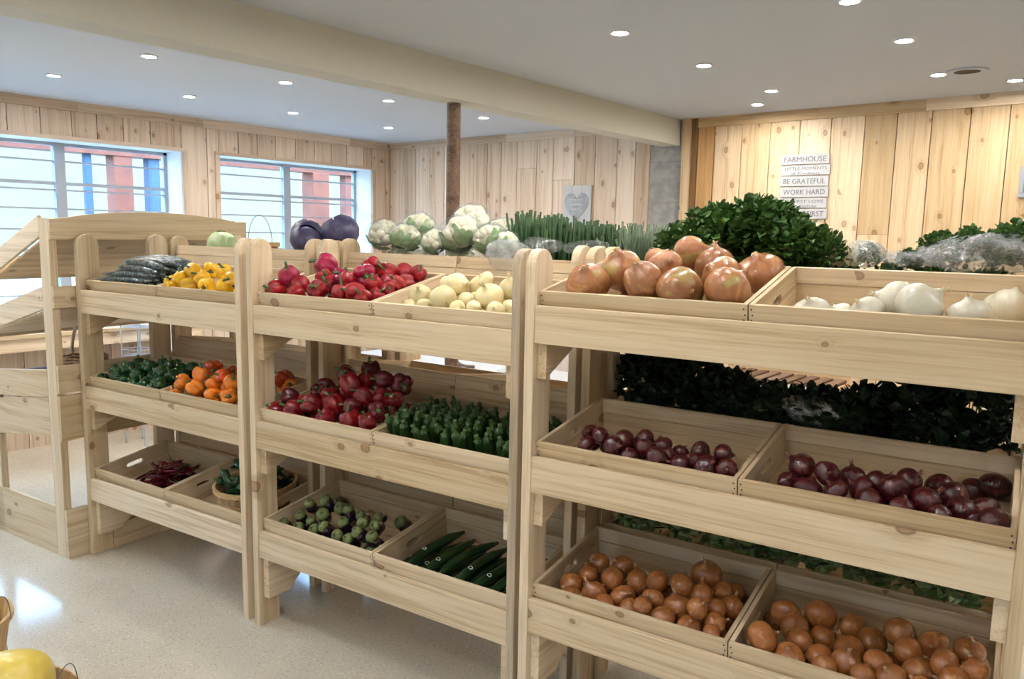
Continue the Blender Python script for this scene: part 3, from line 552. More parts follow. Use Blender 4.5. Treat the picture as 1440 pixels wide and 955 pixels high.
# ------------------------------------------------------------------ produce stands
D_ = {"cam":[1102.07475,0.68424,0.1341,0.01955,1.74304],"room":[2.4078,4.1681,-4.6504],"UN":{"A":{"X":-4.2382,"Y":1.6983,"a":0.119,"z":[1.4168,0.9164,0.4202],"W":1.2117,"c1":0.0494,"t":[0.2002,0.1478,0.1514],"D":0.4339,"top":1.7},"B":{"X":-2.9094,"Y":1.8454,"a":0.1078,"z":[1.4273,0.9284,0.438],"W":1.2959,"c1":0.051,"t":[0.2037,0.1478,0.1335],"D":0.4622,"top":1.7},"C":{"X":-1.4902,"Y":1.9371,"a":0.1104,"z":[1.5226,1.036,0.5549],"W":1.3137,"c1":0.0439,"t":[0.1968,0.1478,0.1176],"D":0.5036,"top":1.7}},"T":{"C11":[[0.574,0.079,0.156,0.0694,0],[0.434,0.075,0.151,0.0679,0],[0.134,0.075,0.155,0.0665,0],[0.318,0.079,0.167,0.062,0],[0.521,0.183,0.172,0.0613,0],[0.568,0.411,0.126,0.0761,0],[0.206,0.167,0.176,0.0654,0],[0.349,0.175,0.193,0.0531,0],[0.461,0.307,0.166,0.0647,0],[0.296,0.255,0.188,0.0501,0],[0.362,0.359,0.192,0.0626,0],[0.618,0.461,0.032,0.02,2],[0.434,0.05,0.05,0.0366,2],[0.084,0.052,0.053,0.0394,2],[0.601,0.051,0.052,0.0384,2],[0.411,0.257,0.06,0.0459,2],[0.293,0.061,0.062,0.0477,2],[0.571,0.233,0.066,0.0506,2],[0.206,0.217,0.065,0.0503,2],[0.296,0.305,0.08,0.0638,2],[0.324,0.175,0.082,0.0647,2]],"C12":[[0.589,0.431,0.06,0.0531,0],[0.598,0.447,0.052,0.0445,0],[0.512,0.059,0.136,0.0493,0],[0.563,0.442,0.044,0.0473,0],[0.288,0.055,0.123,0.0438,0],[0.147,0.059,0.115,0.0475,0],[0.212,0.095,0.104,0.0341,0],[0.403,0.067,0.146,0.0597,0],[0.341,0.151,0.13,0.055,0],[0.212,0.145,0.043,0.0301,2],[0.097,0.042,0.041,0.0285,2],[0.288,0.048,0.048,0.0346,2],[0.341,0.201,0.045,0.0323,2],[0.562,0.109,0.052,0.0382,2],[0.403,0.051,0.052,0.0383,2]],"C21":[[0.611,0.043,0.145,0.0304,0],[0.549,0.051,0.136,0.0373,0],[0.471,0.043,0.133,0.0289,0],[0.491,0.091,0.129,0.0266,0],[0.398,0.043,0.143,0.0332,0],[0.582,0.095,0.166,0.0313,0],[0.309,0.039,0.134,0.0273,0],[0.417,0.095,0.131,0.026,0],[0.497,0.143,0.139,0.0325,0],[0.435,0.143,0.122,0.0302,0],[0.346,0.071,0.153,0.03,0],[0.381,0.127,0.147,0.0304,0],[0.255,0.047,0.151,0.0343,0],[0.161,0.043,0.142,0.0293,0],[0.258,0.111,0.145,0.035,0],[0.328,0.119,0.164,0.0278,0],[0.206,0.055,0.176,0.028,0],[0.152,0.091,0.162,0.0287,0],[0.41,0.193,0.065,0.0301,2],[0.491,0.091,0.075,0.0301,2],[0.367,0.095,0.078,0.0301,2],[0.446,0.043,0.077,0.0301,2],[0.309,0.043,0.08,0.0301,2],[0.599,0.101,0.072,0.0301,2],[0.522,0.193,0.079,0.0301,2],[0.111,0.043,0.086,0.0301,2],[0.423,0.093,0.082,0.0301,2],[0.61,0.043,0.088,0.0301,2],[0.233,0.161,0.083,0.0301,2],[0.331,0.177,0.09,0.0301,2],[0.23,0.047,0.09,0.0301,2],[0.296,0.121,0.096,0.0301,2],[0.127,0.141,0.106,0.0301,2],[0.278,0.169,0.109,0.0301,2],[0.206,0.105,0.121,0.0301,2]],"C22":[[0.605,0.047,0.132,0.0351,0],[0.565,0.087,0.107,0.029,0],[0.49,0.043,0.122,0.029,0],[0.533,0.139,0.099,0.0374,0],[0.584,0.179,0.098,0.0343,0],[0.406,0.043,0.126,0.0328,0],[0.456,0.087,0.136,0.0351,0],[0.599,0.443,0.051,0.0426,0],[0.327,0.047,0.124,0.0352,0],[0.507,0.203,0.107,0.0397,0],[0.551,0.45,0.023,0.0398,0],[0.378,0.103,0.142,0.0426,0],[0.248,0.043,0.139,0.0331,0],[0.472,0.267,0.095,0.0399,0],[0.175,0.051,0.127,0.0384,0],[0.299,0.107,0.128,0.0363,0],[0.405,0.167,0.146,0.0345,0],[0.329,0.163,0.126,0.034,0],[0.117,0.075,0.123,0.0301,0],[0.266,0.163,0.129,0.0345,0],[0.214,0.091,0.163,0.0339,0],[0.142,0.119,0.158,0.0378,0],[0.422,0.317,0.035,0.0224,2],[0.613,0.229,0.039,0.0266,2],[0.483,0.114,0.038,0.0256,2],[0.507,0.203,0.041,0.0284,2],[0.54,0.047,0.048,0.0341,2],[0.465,0.048,0.061,0.0351,2],[0.067,0.075,0.062,0.0351,2],[0.327,0.048,0.058,0.0351,2],[0.354,0.213,0.06,0.0351,2],[0.406,0.093,0.061,0.0351,2],[0.2,0.101,0.057,0.0351,2],[0.299,0.132,0.06,0.0351,2],[0.215,0.213,0.062,0.0351,2],[0.605,0.048,0.066,0.0351,2],[0.248,0.048,0.075,0.0351,2],[0.429,0.167,0.08,0.0351,2]],"C31":[[0.594,0.039,0.124,0.0277,0],[0.518,0.051,0.113,0.0382,0],[0.585,0.095,0.122,0.0345,0],[0.438,0.047,0.124,0.0376,0],[0.534,0.083,0.165,0.0321,0],[0.325,0.047,0.115,0.036,0],[0.459,0.119,0.123,0.0434,0],[0.573,0.147,0.143,0.0289,0],[0.6,0.203,0.123,0.0382,0],[0.375,0.043,0.147,0.0304,0],[0.239,0.047,0.11,0.034,0],[0.517,0.167,0.156,0.0383,0],[0.384,0.103,0.141,0.0361,0],[0.28,0.099,0.12,0.0396,0],[0.558,0.251,0.136,0.0339,0],[0.182,0.087,0.109,0.0403,0],[0.119,0.043,0.11,0.0309,0],[0.581,0.303,0.114,0.0304,0],[0.089,0.103,0.108,0.0399,0],[0.372,0.163,0.167,0.0368,0],[0.458,0.155,0.185,0.0347,0],[0.303,0.167,0.146,0.0401,0],[0.226,0.135,0.153,0.0404,0],[0.495,0.275,0.169,0.0491,0],[0.137,0.139,0.141,0.0357,0],[0.231,0.203,0.161,0.0357,0],[0.143,0.203,0.151,0.0364,0],[0.042,0.153,0.042,0.029,2],[0.182,0.137,0.042,0.0292,2],[0.119,0.048,0.048,0.0345,2],[0.239,0.046,0.046,0.0331,2],[0.518,0.045,0.045,0.0322,2],[0.604,0.353,0.051,0.0361,2],[0.35,0.047,0.048,0.0343,2],[0.33,0.149,0.049,0.0352,2],[0.604,0.12,0.055,0.0361,2],[0.459,0.144,0.048,0.0346,2],[0.604,0.228,0.052,0.0361,2],[0.594,0.049,0.064,0.0361,2],[0.438,0.049,0.054,0.0361,2],[0.508,0.226,0.069,0.0361,2],[0.384,0.103,0.072,0.0361,2],[0.523,0.147,0.082,0.0361,2],[0.253,0.217,0.074,0.0361,2],[0.093,0.253,0.082,0.0361,2],[0.176,0.185,0.08,0.0361,2],[0.181,0.253,0.092,0.0361,2],[0.397,0.213,0.098,0.0361,2],[0.445,0.325,0.087,0.0361,2]],"C32":[[0.482,0.043,0.147,0.0323,0],[0.557,0.047,0.191,0.0337,0],[0.416,0.047,0.149,0.0375,0],[0.349,0.047,0.128,0.0347,0],[0.599,0.091,0.205,0.035,0],[0.473,0.107,0.15,0.0378,0],[0.25,0.047,0.116,0.0357,0],[0.533,0.107,0.191,0.0382,0],[0.299,0.099,0.117,0.0431,0],[0.377,0.103,0.142,0.0364,0],[0.156,0.055,0.112,0.0427,0],[0.226,0.107,0.107,0.0355,0],[0.582,0.155,0.217,0.0394,0],[0.44,0.167,0.16,0.039,0],[0.291,0.179,0.106,0.0433,0],[0.495,0.207,0.176,0.039,0],[0.167,0.131,0.119,0.0363,0],[0.341,0.235,0.116,0.0411,0],[0.078,0.059,0.146,0.0472,0],[0.218,0.203,0.103,0.0407,0],[0.412,0.235,0.165,0.0427,0],[0.28,0.283,0.113,0.0437,0],[0.136,0.195,0.121,0.0412,0],[0.19,0.275,0.129,0.0497,0],[0.095,0.259,0.116,0.0432,0],[0.193,0.178,0.039,0.0263,2],[0.341,0.154,0.039,0.0266,2],[0.226,0.107,0.044,0.031,2],[0.156,0.043,0.042,0.0295,2],[0.305,0.333,0.043,0.0296,2],[0.275,0.048,0.048,0.0349,2],[0.045,0.309,0.044,0.0314,2],[0.391,0.26,0.046,0.0327,2],[0.349,0.074,0.045,0.032,2],[0.117,0.131,0.05,0.0366,2],[0.136,0.22,0.048,0.0349,2],[0.19,0.325,0.048,0.0348,2],[0.427,0.128,0.07,0.039,2],[0.052,0.052,0.064,0.039,2],[0.532,0.052,0.08,0.039,2],[0.441,0.052,0.076,0.039,2],[0.523,0.157,0.077,0.039,2],[0.465,0.217,0.086,0.039,2],[0.437,0.285,0.087,0.039,2],[0.545,0.257,0.102,0.039,2],[0.601,0.097,0.122,0.039,2],[0.549,0.141,0.135,0.039,2],[0.601,0.205,0.143,0.039,2]],"B11":[[0.566,0.047,0.142,0.035,0],[0.579,0.103,0.132,0.0339,0],[0.182,0.051,0.13,0.0391,0],[0.506,0.067,0.157,0.0433,0],[0.434,0.063,0.146,0.0422,0],[0.305,0.059,0.148,0.0479,0],[0.059,0.055,0.139,0.0458,0],[0.592,0.155,0.149,0.0343,0],[0.295,0.135,0.144,0.0424,0],[0.535,0.139,0.164,0.0391,0],[0.155,0.107,0.154,0.0414,0],[0.598,0.211,0.156,0.0347,0],[0.591,0.271,0.147,0.0385,0],[0.421,0.111,0.188,0.0364,0],[0.532,0.231,0.153,0.0369,0],[0.23,0.175,0.165,0.0449,0],[0.082,0.119,0.182,0.052,1],[0.363,0.139,0.189,0.0402,1],[0.461,0.175,0.193,0.0526,1],[0.493,0.279,0.179,0.044,0],[0.594,0.343,0.163,0.039,0],[0.528,0.343,0.168,0.0412,0],[0.192,0.231,0.212,0.054,1],[0.425,0.259,0.213,0.0441,0],[0.207,0.054,0.055,0.0406,2],[0.59,0.103,0.061,0.0413,2],[0.054,0.054,0.056,0.0413,2],[0.515,0.054,0.07,0.0413,2],[0.345,0.185,0.065,0.0413,2],[0.409,0.088,0.067,0.0413,2],[0.59,0.271,0.071,0.0413,2],[0.305,0.059,0.063,0.0413,2],[0.482,0.231,0.079,0.0413,2],[0.573,0.186,0.084,0.0413,2],[0.59,0.393,0.087,0.0413,2],[0.23,0.225,0.083,0.0413,2],[0.478,0.368,0.09,0.0413,2],[0.413,0.164,0.111,0.0413,2]],"B12":[[0.534,0.047,0.13,0.0353,0],[0.548,0.111,0.12,0.0345,0],[0.371,0.043,0.127,0.0315,0],[0.449,0.039,0.137,0.0289,0],[0.217,0.043,0.124,0.0324,0],[0.146,0.043,0.123,0.0307,0],[0.371,0.099,0.141,0.0327,0],[0.297,0.063,0.152,0.0513,0],[0.477,0.099,0.163,0.05,0],[0.375,0.159,0.129,0.0332,0],[0.148,0.107,0.146,0.0445,0],[0.519,0.171,0.175,0.0435,0],[0.311,0.139,0.189,0.0434,0],[0.352,0.199,0.172,0.0365,0],[0.244,0.167,0.179,0.0354,0],[0.438,0.139,0.214,0.0324,0],[0.596,0.136,0.054,0.0349,2],[0.096,0.048,0.061,0.0349,2],[0.217,0.048,0.06,0.0349,2],[0.396,0.048,0.064,0.0349,2],[0.425,0.209,0.064,0.0349,2],[0.509,0.048,0.063,0.0349,2],[0.449,0.089,0.077,0.0349,2],[0.321,0.124,0.077,0.0349,2],[0.148,0.157,0.07,0.0349,2],[0.297,0.048,0.069,0.0349,2],[0.544,0.221,0.1,0.0349,2],[0.244,0.217,0.113,0.0349,2],[0.261,0.139,0.114,0.0349,2]],"B21":[[0.578,0.051,0.147,0.0404,0],[0.482,0.055,0.139,0.0459,0],[0.351,0.051,0.133,0.0404,0],[0.148,0.059,0.135,0.0469,0],[0.05,0.051,0.124,0.0391,0],[0.597,0.087,0.195,0.0358,1],[0.452,0.103,0.181,0.0402,1],[0.334,0.111,0.168,0.046,0],[0.117,0.131,0.129,0.0429,0],[0.263,0.055,0.179,0.0426,0],[0.596,0.211,0.194,0.0369,0],[0.529,0.199,0.195,0.0454,0],[0.461,0.167,0.205,0.0439,0],[0.264,0.155,0.182,0.0436,0],[0.052,0.123,0.164,0.0414,1],[0.259,0.227,0.163,0.0428,1],[0.196,0.159,0.192,0.0407,1],[0.173,0.227,0.188,0.045,1],[0.582,0.267,0.242,0.052,1],[0.39,0.167,0.247,0.0492,0],[0.416,0.239,0.246,0.0432,0],[0.509,0.243,0.26,0.0425,1],[0.327,0.211,0.27,0.0435,1],[0.385,0.299,0.27,0.044,1],[0.05,0.05,0.051,0.0374,2],[0.117,0.181,0.052,0.0382,2],[0.376,0.054,0.056,0.0414,2],[0.199,0.052,0.053,0.0393,2],[0.507,0.105,0.056,0.0415,2],[0.588,0.056,0.068,0.0431,2],[0.309,0.277,0.082,0.0431,2],[0.263,0.105,0.098,0.0431,2],[0.314,0.18,0.1,0.0431,2],[0.148,0.277,0.104,0.0431,2],[0.196,0.184,0.112,0.0431,2],[0.588,0.261,0.118,0.0431,2],[0.479,0.224,0.111,0.0431,2],[0.391,0.264,0.164,0.0431,2],[0.327,0.211,0.188,0.0431,2]],"B31":[[0.477,0.047,0.134,0.0345,0],[0.599,0.055,0.171,0.0337,0],[0.413,0.047,0.136,0.0349,0],[0.536,0.043,0.182,0.0321,0],[0.276,0.047,0.13,0.0337,0],[0.177,0.047,0.112,0.0343,0],[0.341,0.043,0.158,0.0332,0],[0.584,0.095,0.2,0.0304,0],[0.42,0.079,0.181,0.0331,0],[0.596,0.235,0.152,0.0373,0],[0.085,0.043,0.114,0.0327,0],[0.521,0.087,0.203,0.0306,0],[0.229,0.071,0.146,0.0281,0],[0.542,0.155,0.195,0.031,0],[0.05,0.403,0.047,0.0389,0],[0.156,0.079,0.153,0.0305,0],[0.486,0.119,0.211,0.0291,0],[0.299,0.079,0.191,0.0357,0],[0.421,0.111,0.222,0.0313,0],[0.366,0.119,0.216,0.0336,0],[0.202,0.099,0.21,0.0303,0],[0.293,0.111,0.238,0.0339,0],[0.202,0.097,0.048,0.0331,2],[0.046,0.093,0.052,0.0331,2],[0.326,0.097,0.067,0.0331,2],[0.527,0.097,0.07,0.0331,2],[0.413,0.072,0.072,0.0331,2],[0.254,0.121,0.088,0.0331,2],[0.598,0.285,0.085,0.0331,2],[0.341,0.046,0.095,0.0331,2],[0.598,0.046,0.108,0.0331,2],[0.561,0.093,0.12,0.0331,2],[0.492,0.18,0.134,0.0331,2],[0.202,0.149,0.15,0.0331,2],[0.366,0.169,0.152,0.0331,2]],"A12":[[0.317,0.055,0.141,0.0447,0],[0.446,0.059,0.149,0.0478,0],[0.186,0.055,0.136,0.0456,0],[0.064,0.051,0.14,0.0421,0],[0.251,0.083,0.171,0.0395,0],[0.517,0.047,0.192,0.0353,0],[0.127,0.059,0.175,0.0334,0],[0.392,0.099,0.199,0.0388,0],[0.177,0.095,0.197,0.0417,0],[0.238,0.147,0.191,0.0435,0],[0.186,0.053,0.054,0.0404,2],[0.055,0.101,0.06,0.0419,2],[0.317,0.105,0.058,0.0419,2],[0.496,0.109,0.063,0.0419,2],[0.226,0.133,0.094,0.0419,2],[0.547,0.055,0.119,0.0419,2]],"A21":[[0.486,0.043,0.12,0.0323,0],[0.33,0.043,0.12,0.033,0],[0.416,0.047,0.134,0.0356,0],[0.557,0.043,0.161,0.0333,0],[0.234,0.047,0.123,0.0365,0],[0.409,0.103,0.151,0.036,0],[0.044,0.043,0.117,0.0327,0],[0.055,0.371,0.052,0.0446,0],[0.317,0.075,0.166,0.0362,0],[0.555,0.111,0.175,0.0352,0],[0.177,0.055,0.15,0.0383,0],[0.558,0.171,0.166,0.0327,0],[0.289,0.127,0.162,0.0336,0],[0.498,0.095,0.199,0.0354,0],[0.218,0.091,0.182,0.0383,0],[0.123,0.075,0.166,0.0325,0],[0.506,0.195,0.178,0.0346,0],[0.556,0.227,0.18,0.0345,0],[0.35,0.127,0.196,0.0378,0],[0.453,0.175,0.194,0.0347,0],[0.212,0.155,0.181,0.0388,0],[0.425,0.227,0.184,0.0321,0],[0.373,0.187,0.194,0.0321,0],[0.048,0.048,0.053,0.0347,2],[0.33,0.048,0.056,0.0347,2],[0.511,0.093,0.057,0.0347,2],[0.234,0.097,0.055,0.0347,2],[0.416,0.072,0.067,0.0347,2],[0.554,0.048,0.096,0.0347,2],[0.314,0.177,0.097,0.0347,2],[0.554,0.171,0.102,0.0347,2],[0.098,0.125,0.102,0.0347,2],[0.505,0.136,0.108,0.0347,2],[0.481,0.245,0.113,0.0347,2],[0.554,0.277,0.115,0.0347,2],[0.187,0.205,0.111,0.0347,2],[0.375,0.277,0.121,0.0347,2],[0.398,0.187,0.13,0.0347,2],[0.453,0.15,0.128,0.0347,2],[0.35,0.127,0.127,0.0347,2],[0.473,0.095,0.132,0.0347,2]],"A22":[[0.441,0.055,0.147,0.0447,0],[0.328,0.055,0.14,0.0427,0],[0.061,0.047,0.127,0.0358,0],[0.202,0.055,0.161,0.0435,0],[0.548,0.323,0.123,0.0425,0],[0.423,0.095,0.202,0.041,0],[0.292,0.095,0.185,0.039,0],[0.117,0.051,0.185,0.0382,0],[0.475,0.355,0.147,0.0504,1],[0.362,0.099,0.229,0.0344,1],[0.2,0.095,0.217,0.0395,0],[0.352,0.159,0.217,0.0392,1],[0.2,0.171,0.219,0.0516,1],[0.554,0.273,0.049,0.0352,2],[0.053,0.097,0.054,0.0405,2],[0.328,0.054,0.061,0.041,2],[0.491,0.054,0.065,0.041,2],[0.425,0.38,0.06,0.041,2],[0.202,0.105,0.08,0.041,2],[0.352,0.209,0.141,0.041,2],[0.15,0.221,0.13,0.041,2],[0.362,0.124,0.158,0.041,2]]}}
UN = D_['UN']; TAB = D_['T']
HC, TH, BT = .14, .013, .010
YB = 1.03                                   # the stands behind stand back to back with the front ones
for k in 'ABC':
    u = UN[k]; g = dict(u); g['z'] = [1.508, 1.02, .545]; g['t'] = [.195, .14, .12]; g['c1'] = .046; g['D'] = .46
    c, s_ = math.cos(u['a']), math.sin(u['a'])
    g['X'] = u['X']+u['W']*c-YB*s_; g['Y'] = u['Y']+u['W']*s_+YB*c; g['a'] = u['a']+PI
    UN[k+'b'] = g
for k in 'ABC': UN[k]['D'] = min(UN[k]['D'], .468)
def U2W(U, p):
    u = UN[U]; c, s_ = math.cos(u['a']), math.sin(u['a']); return Vector((u['X']+p[0]*c-p[1]*s_, u['Y']+p[0]*s_+p[1]*c, p[2]))
PT = .034
def stand(U, label, baseboard=False, lowkey=0):
    u = UN[U]; W = u['W']
    t = thing('produce_stand', label, 'shelf', (u['X'], u['Y'], 0), (0, 0, u['a']), 'three-tier pine produce stands')
    dt = .003*(ord(U[0])-66)
    for x0 in (-PT, W):
        for y0, y1 in ((-.004, .108), (.39, .502)):
            yc, r = (y0+y1)/2, (y1-y0)/2; top = u['top']+rnd.uniform(-.006, .006)
            pts = [(y0, 0), (y1, 0)]+[(yc+r*math.cos(q*PI/12), top-r+r*math.sin(q*PI/12)) for q in range(13)]
            obj('post', MB().prism(pts, 0, x0, x0+PT, grain=2), 'pine_edge' if (U == 'B' and x0 > 0 and y0 < 0) else 'pine', t, bevel=.002)
    for k in range(3):
        z = u['z'][k]; ti = u['t'][k]; zb = z-.12
        mb = MB().box(0, W, 0, .02, zb, z, 0)
        obj('front_board', mb, 'pine', t, bevel=.0015)
        bz = z+u['c1']-HC
        drop = (.115, .115, .19)[k]
        for x0 in (0, W-PT):
            pts = [(.021, zb-drop), (.021, bz-.003), (.388, bz-.003+.367*math.tan(ti)), (.388, bz-.05+.367*math.tan(ti)), (.36, bz-.055+.35*math.tan(ti))]
            if k == 2: pts = [(.021, zb-drop), (.021, bz-.003), (.388, bz-.003+.367*math.tan(ti)), (.388, bz-.05+.367*math.tan(ti)), (.14, zb-drop)]
            obj('bracket', MB().prism(pts, 0, x0+.001, x0+PT, grain=1), 'pine', t, bevel=.001)
        zr = bz-.004+.37*math.tan(ti)
        obj('rear_rail', MB().box(PT, W-PT, .37, .388, zr-.09, zr, 0), 'pine', t, bevel=.001)
    if baseboard: obj('foot_rail', MB().box(-.02, 0, .11, .389, 0, .13, 1), 'pine', t, bevel=.001)
    return t
stand('A', 'three-tier pine stand on the left, with yellow and orange peppers', True)
stand('B', 'middle three-tier pine stand, with red peppers and eggplants')
stand('C', 'nearest three-tier pine stand on the right, filled with onions')
stand('Ab', 'stand back to back behind the left one, with green cabbage')
stand('Bb', 'stand back to back behind the middle one, topped with cauliflower')
stand('Cb', 'stand back to back behind the onion stand, topped with leafy greens')

CR = {}
def crate_proto(U):
    u = UN[U]; w, D = u['W']/2-.004, u['D']
    t = thing('produce_crate', 'x', 'crate'); t.name = 'produce_crate'
    obj('base_panel', MB().box(TH, w-TH, TH, D-TH, 0, BT, 0), 'pine', t)
    fp = obj('front_panel', MB().box(0, w, 0, TH, 0, HC, 0), 'pine', t, bevel=.001)
    for x in (.008, w-.008):
        for z in (HC-.014, HC-.030, HC-.045):
            m = MB(); dx = rnd.uniform(-.002, .002); m.lathe([(.0005, -.0012), (.0022, -.0012), (.0026, .0004)], 8); sc = obj('screw', m, 'black_steel', fp, (x+dx, 0, z), (-PI/2, 0, 0))
    obj('back_panel', MB().box(0, w, D-TH, D, 0, HC*.62, 0).box(0, w, D-TH+.001, D, HC*.62+.002, HC, 0), 'pine', t, bevel=.001)
    for x0 in (0, w-TH):
        mb = MB(); zc = HC*.62; hr = .013; hl = .036; yc = D*.5; y0, y1 = TH, D-TH
        up = [(y0, HC), (y0, zc), (yc-hl-hr, zc)]+[(yc-hl-hr*math.cos(q*PI/10), zc+hr*math.sin(q*PI/10)) for q in range(1, 6)]+[(yc+hl+hr*math.sin(q*PI/10), zc+hr*math.cos(q*PI/10)) for q in range(0, 5)]+[(yc+hl+hr, zc), (y1, zc), (y1, HC)]
        dn = [(y, 2*zc-z) for y, z in up[1:-1]]; dn = [(y0, 0)]+dn+[(y1, 0)]
        mb.prism(up, 0, x0, x0+TH, grain=1, tint=.5); mb.prism(dn, 0, x0, x0+TH, grain=1, tint=.5)
        obj('end_panel', mb, 'pine', t)
    return t
def crateM(U, tier, col):
    u = UN[U]; tt = u['t'][tier-1]; zt = u['z'][tier-1]+u['c1']
    R1 = Matrix.Rotation(tt, 4, 'X'); o = Vector((.002+col*u['W']/2, .022, zt))-R1.to_3x3() @ Vector((0, 0, HC))
    return Matrix.Translation((u['X'], u['Y'], 0)) @ Matrix.Rotation(u['a'], 4, 'Z') @ Matrix.Translation(o) @ R1
CL = {'A11': 'pine crate of dark cucumbers, top left of the left stand', 'A12': 'pine crate of yellow peppers, top right of the left stand',
 'A21': 'pine crate of green peppers, middle shelf of the left stand', 'A22': 'pine crate of orange peppers, middle shelf of the left stand',
 'A31': 'pine crate of dark red chilies with bright handle slot, bottom left', 'A32': 'pine crate holding a round basket, bottom shelf of the left stand',
 'B11': 'pine crate heaped with red bell peppers on the middle stand top', 'B12': 'pine crate of pale yellow onions on the middle stand top',
 'B21': 'pine crate of deep red peppers, middle shelf of middle stand', 'B22': 'pine crate of upright green zucchini, middle shelf of middle stand',
 'B31': 'pine crate of small dark eggplants, bottom of the middle stand', 'B32': 'pine crate of dark cucumbers, bottom of the middle stand',
 'C11': 'pine crate heaped with huge brown onions, top of nearest stand', 'C12': 'pine crate of white onions, top right of the nearest stand',
 'C21': 'pine crate of small red onions, left on nearest middle shelf', 'C22': 'pine crate of red onions, right on nearest middle shelf',
 'C31': 'pine crate of yellow onions, left on nearest bottom shelf', 'C32': 'pine crate of yellow onions at bottom right of the photo',
 'Ab12': 'crate behind the cucumbers, part of the far side top row', 'Ab11': 'crate holding green cabbage behind the yellow peppers',
 'Bb11': 'crate behind the pale onions, holding cauliflower and leeks', 'Bb12': 'crate behind the red peppers, holding cauliflower',
 'Cb11': 'far side top crate at the right, holding bagged greens', 'Cb12': 'far side top crate holding the big leafy green mound'}
for U in ('A', 'B', 'C', 'Ab', 'Bb', 'Cb'):
    pr = crate_proto(U)
    for tier in (1, 2, 3):
        for col in (0, 1):
            key = '%s%d%d' % (U, tier, col+1)
            side = 'left' if (col == 1) == (len(U) == 2) else 'right'
            lab = CL.get(key, 'rear crate on the %s shelf behind the %s stand, %s one' % (('top', 'middle', 'bottom')[tier-1], {'A': 'left', 'B': 'middle', 'C': 'nearest'}[U[0]], side))
            inst(pr, crateM(U, tier, col), lab, 'crate', 'open pine produce crates')

# slanted end stand facing the windows (left edge of the photo)
ea = UN['A']['a']; ex = U2W('A', (-.40, .48, 0))
es = thing('slanted_end_stand', 'long slanted pine stand facing the windows, at the left edge', 'shelf', ex, (0, 0, ea))
def eb(name, mb, mat='pine', bevel=.0015): 
    mb.v = [(x+.40-.012, y-.48, z) for x, y, z in mb.v]; return obj(name, mb, mat, es, bevel=bevel)
Y0, Y1 = -.11, 1.08
for y0 in (Y0, Y1-.038):
    eb('post', MB().box(-.14, -.05, y0, y0+.038, 0, 1.775, 2)); eb('post', MB().box(-.78, -.70, y0, y0+.038, 0, 1.0, 2))
def slope(name, x0, z0, x1, z1, h, mat='pine'):
    for y0 in (Y0, Y1-.018):
        eb(name, MB().prism([(x0, z0-h), (x0, z0), (x1, z1), (x1, z1-h)], 1, y0, y0+.018, grain=0), mat)
slope('end_board', -.142, 1.79, -.68, 1.565, .107)
slope('end_board', -.142, 1.43, -.86, 1.235, .115)
slope('end_board', -.142, 1.0, -.80, .935, .145)
slope('end_board', -.142, .853, -.70, .78, .20)
slope('end_board', -.142, .265, -.78, .265, .265)
pts = [(Y0, 1.67), (Y0, 1.772)]+[(Y0+(Y1-Y0)*q/14, 1.772+.05*math.sin(PI*min(1, max(0, (q/14*1.12-.06))))**.6*(1 if 0 < q < 14 else 0)) for q in range(1, 14)]+[(Y1, 1.782), (Y1, 1.67)]
eb('back_board', MB().prism(pts, 0, -.049, -.033, grain=1))
for z0, z1 in ((1.325, 1.435), (.885, 1.03), (.635, .872), (0, .265)):
    eb('back_board', MB().box(-.049, -.033, Y0, Y1, z0, z1, 1))
def deck(x0, z0, x1, z1):
    eb('deck', MB().prism([(x0, z0-.012), (x0, z0), (x1, z1), (x1, z1-.012)], 1, Y0+.04, Y1-.04, grain=1))
    eb('lip_board', MB().box(x1-.018, x1, Y0, Y1, z1-.03, z1+.09, 1))
deck(-.05, 1.732, -.68, 1.468); deck(-.05, 1.34, -.86, 1.13); deck(-.05, .90, -.80, .80); deck(-.06, .66, -.70, .60)

# ------------------------------------------------------------------ produce prototypes (unit radius about 1, scaled on placing)
def onion_mb(sq=.9, neck=.16, seed=0, lob=.03):
    R = random.Random(seed); prof = []
    n = 15
    for i in range(n+1):
        t = i/n; q = PI*t
        r = math.sin(q)**.86; z = -math.cos(q)*sq
        if t > .86: r = max(r*.8, neck); z += (t-.86)*1.2
        prof.append((max(r, .04), z))
    ph = [R.uniform(0, 6) for _ in range(4)]; e = R.uniform(.94, 1.06)
    def fn(q, r, z):
        k = 1+lob*math.sin(3*q+ph[0])+lob*.6*math.sin(5*q+ph[1]+z)+lob*math.sin(2*q+ph[2])
        return (r*k*math.cos(q)*e, r*k*math.sin(q)/e, z)
    m = MB(); m.lathe(prof, 22, fn); return m
def neck_mb(sq=.9, seed=0, ln=.35):
    R = random.Random(seed); m = MB(); z0 = sq+.10
    for k in range(5):
        a = R.uniform(0, 6.28); b = R.uniform(.05, .22)
        m.tube([(0, 0, z0-.12), (.04*math.cos(a), .04*math.sin(a), z0+.06), (b*math.cos(a), b*math.sin(a), z0+ln*R.uniform(.5, 1))], [.12, .085, .02], 6)
    return m
def root_mb(sq=.9, seed=0):
    R = random.Random(seed+500); m = MB()
    for k in range(9):
        a = R.uniform(0, 6.28); b = R.uniform(.05, .16)
        m.tube([(0, 0, -sq+.05), (b*math.cos(a), b*math.sin(a), -sq-.12*R.uniform(.5, 1))], [.03, .012], 4)
    return m
def onions(name, skin, neckmat, n, sq, seed, nl=1.0):
    out = []
    for k in range(n):
        s1 = sq*(1+.12*(k-(n-1)/2)/max(1, n-1)*2)
        o = obj(name, onion_mb(s1, .15, seed+k), skin, smooth=True); o.name = name+'_kind'
        obj('neck', neck_mb(s1, seed+k, (.25+.18*(k % 3))*nl), neckmat, o, smooth=True); obj('roots', root_mb(s1, seed+k), neckmat, o); out.append(o)
    return out
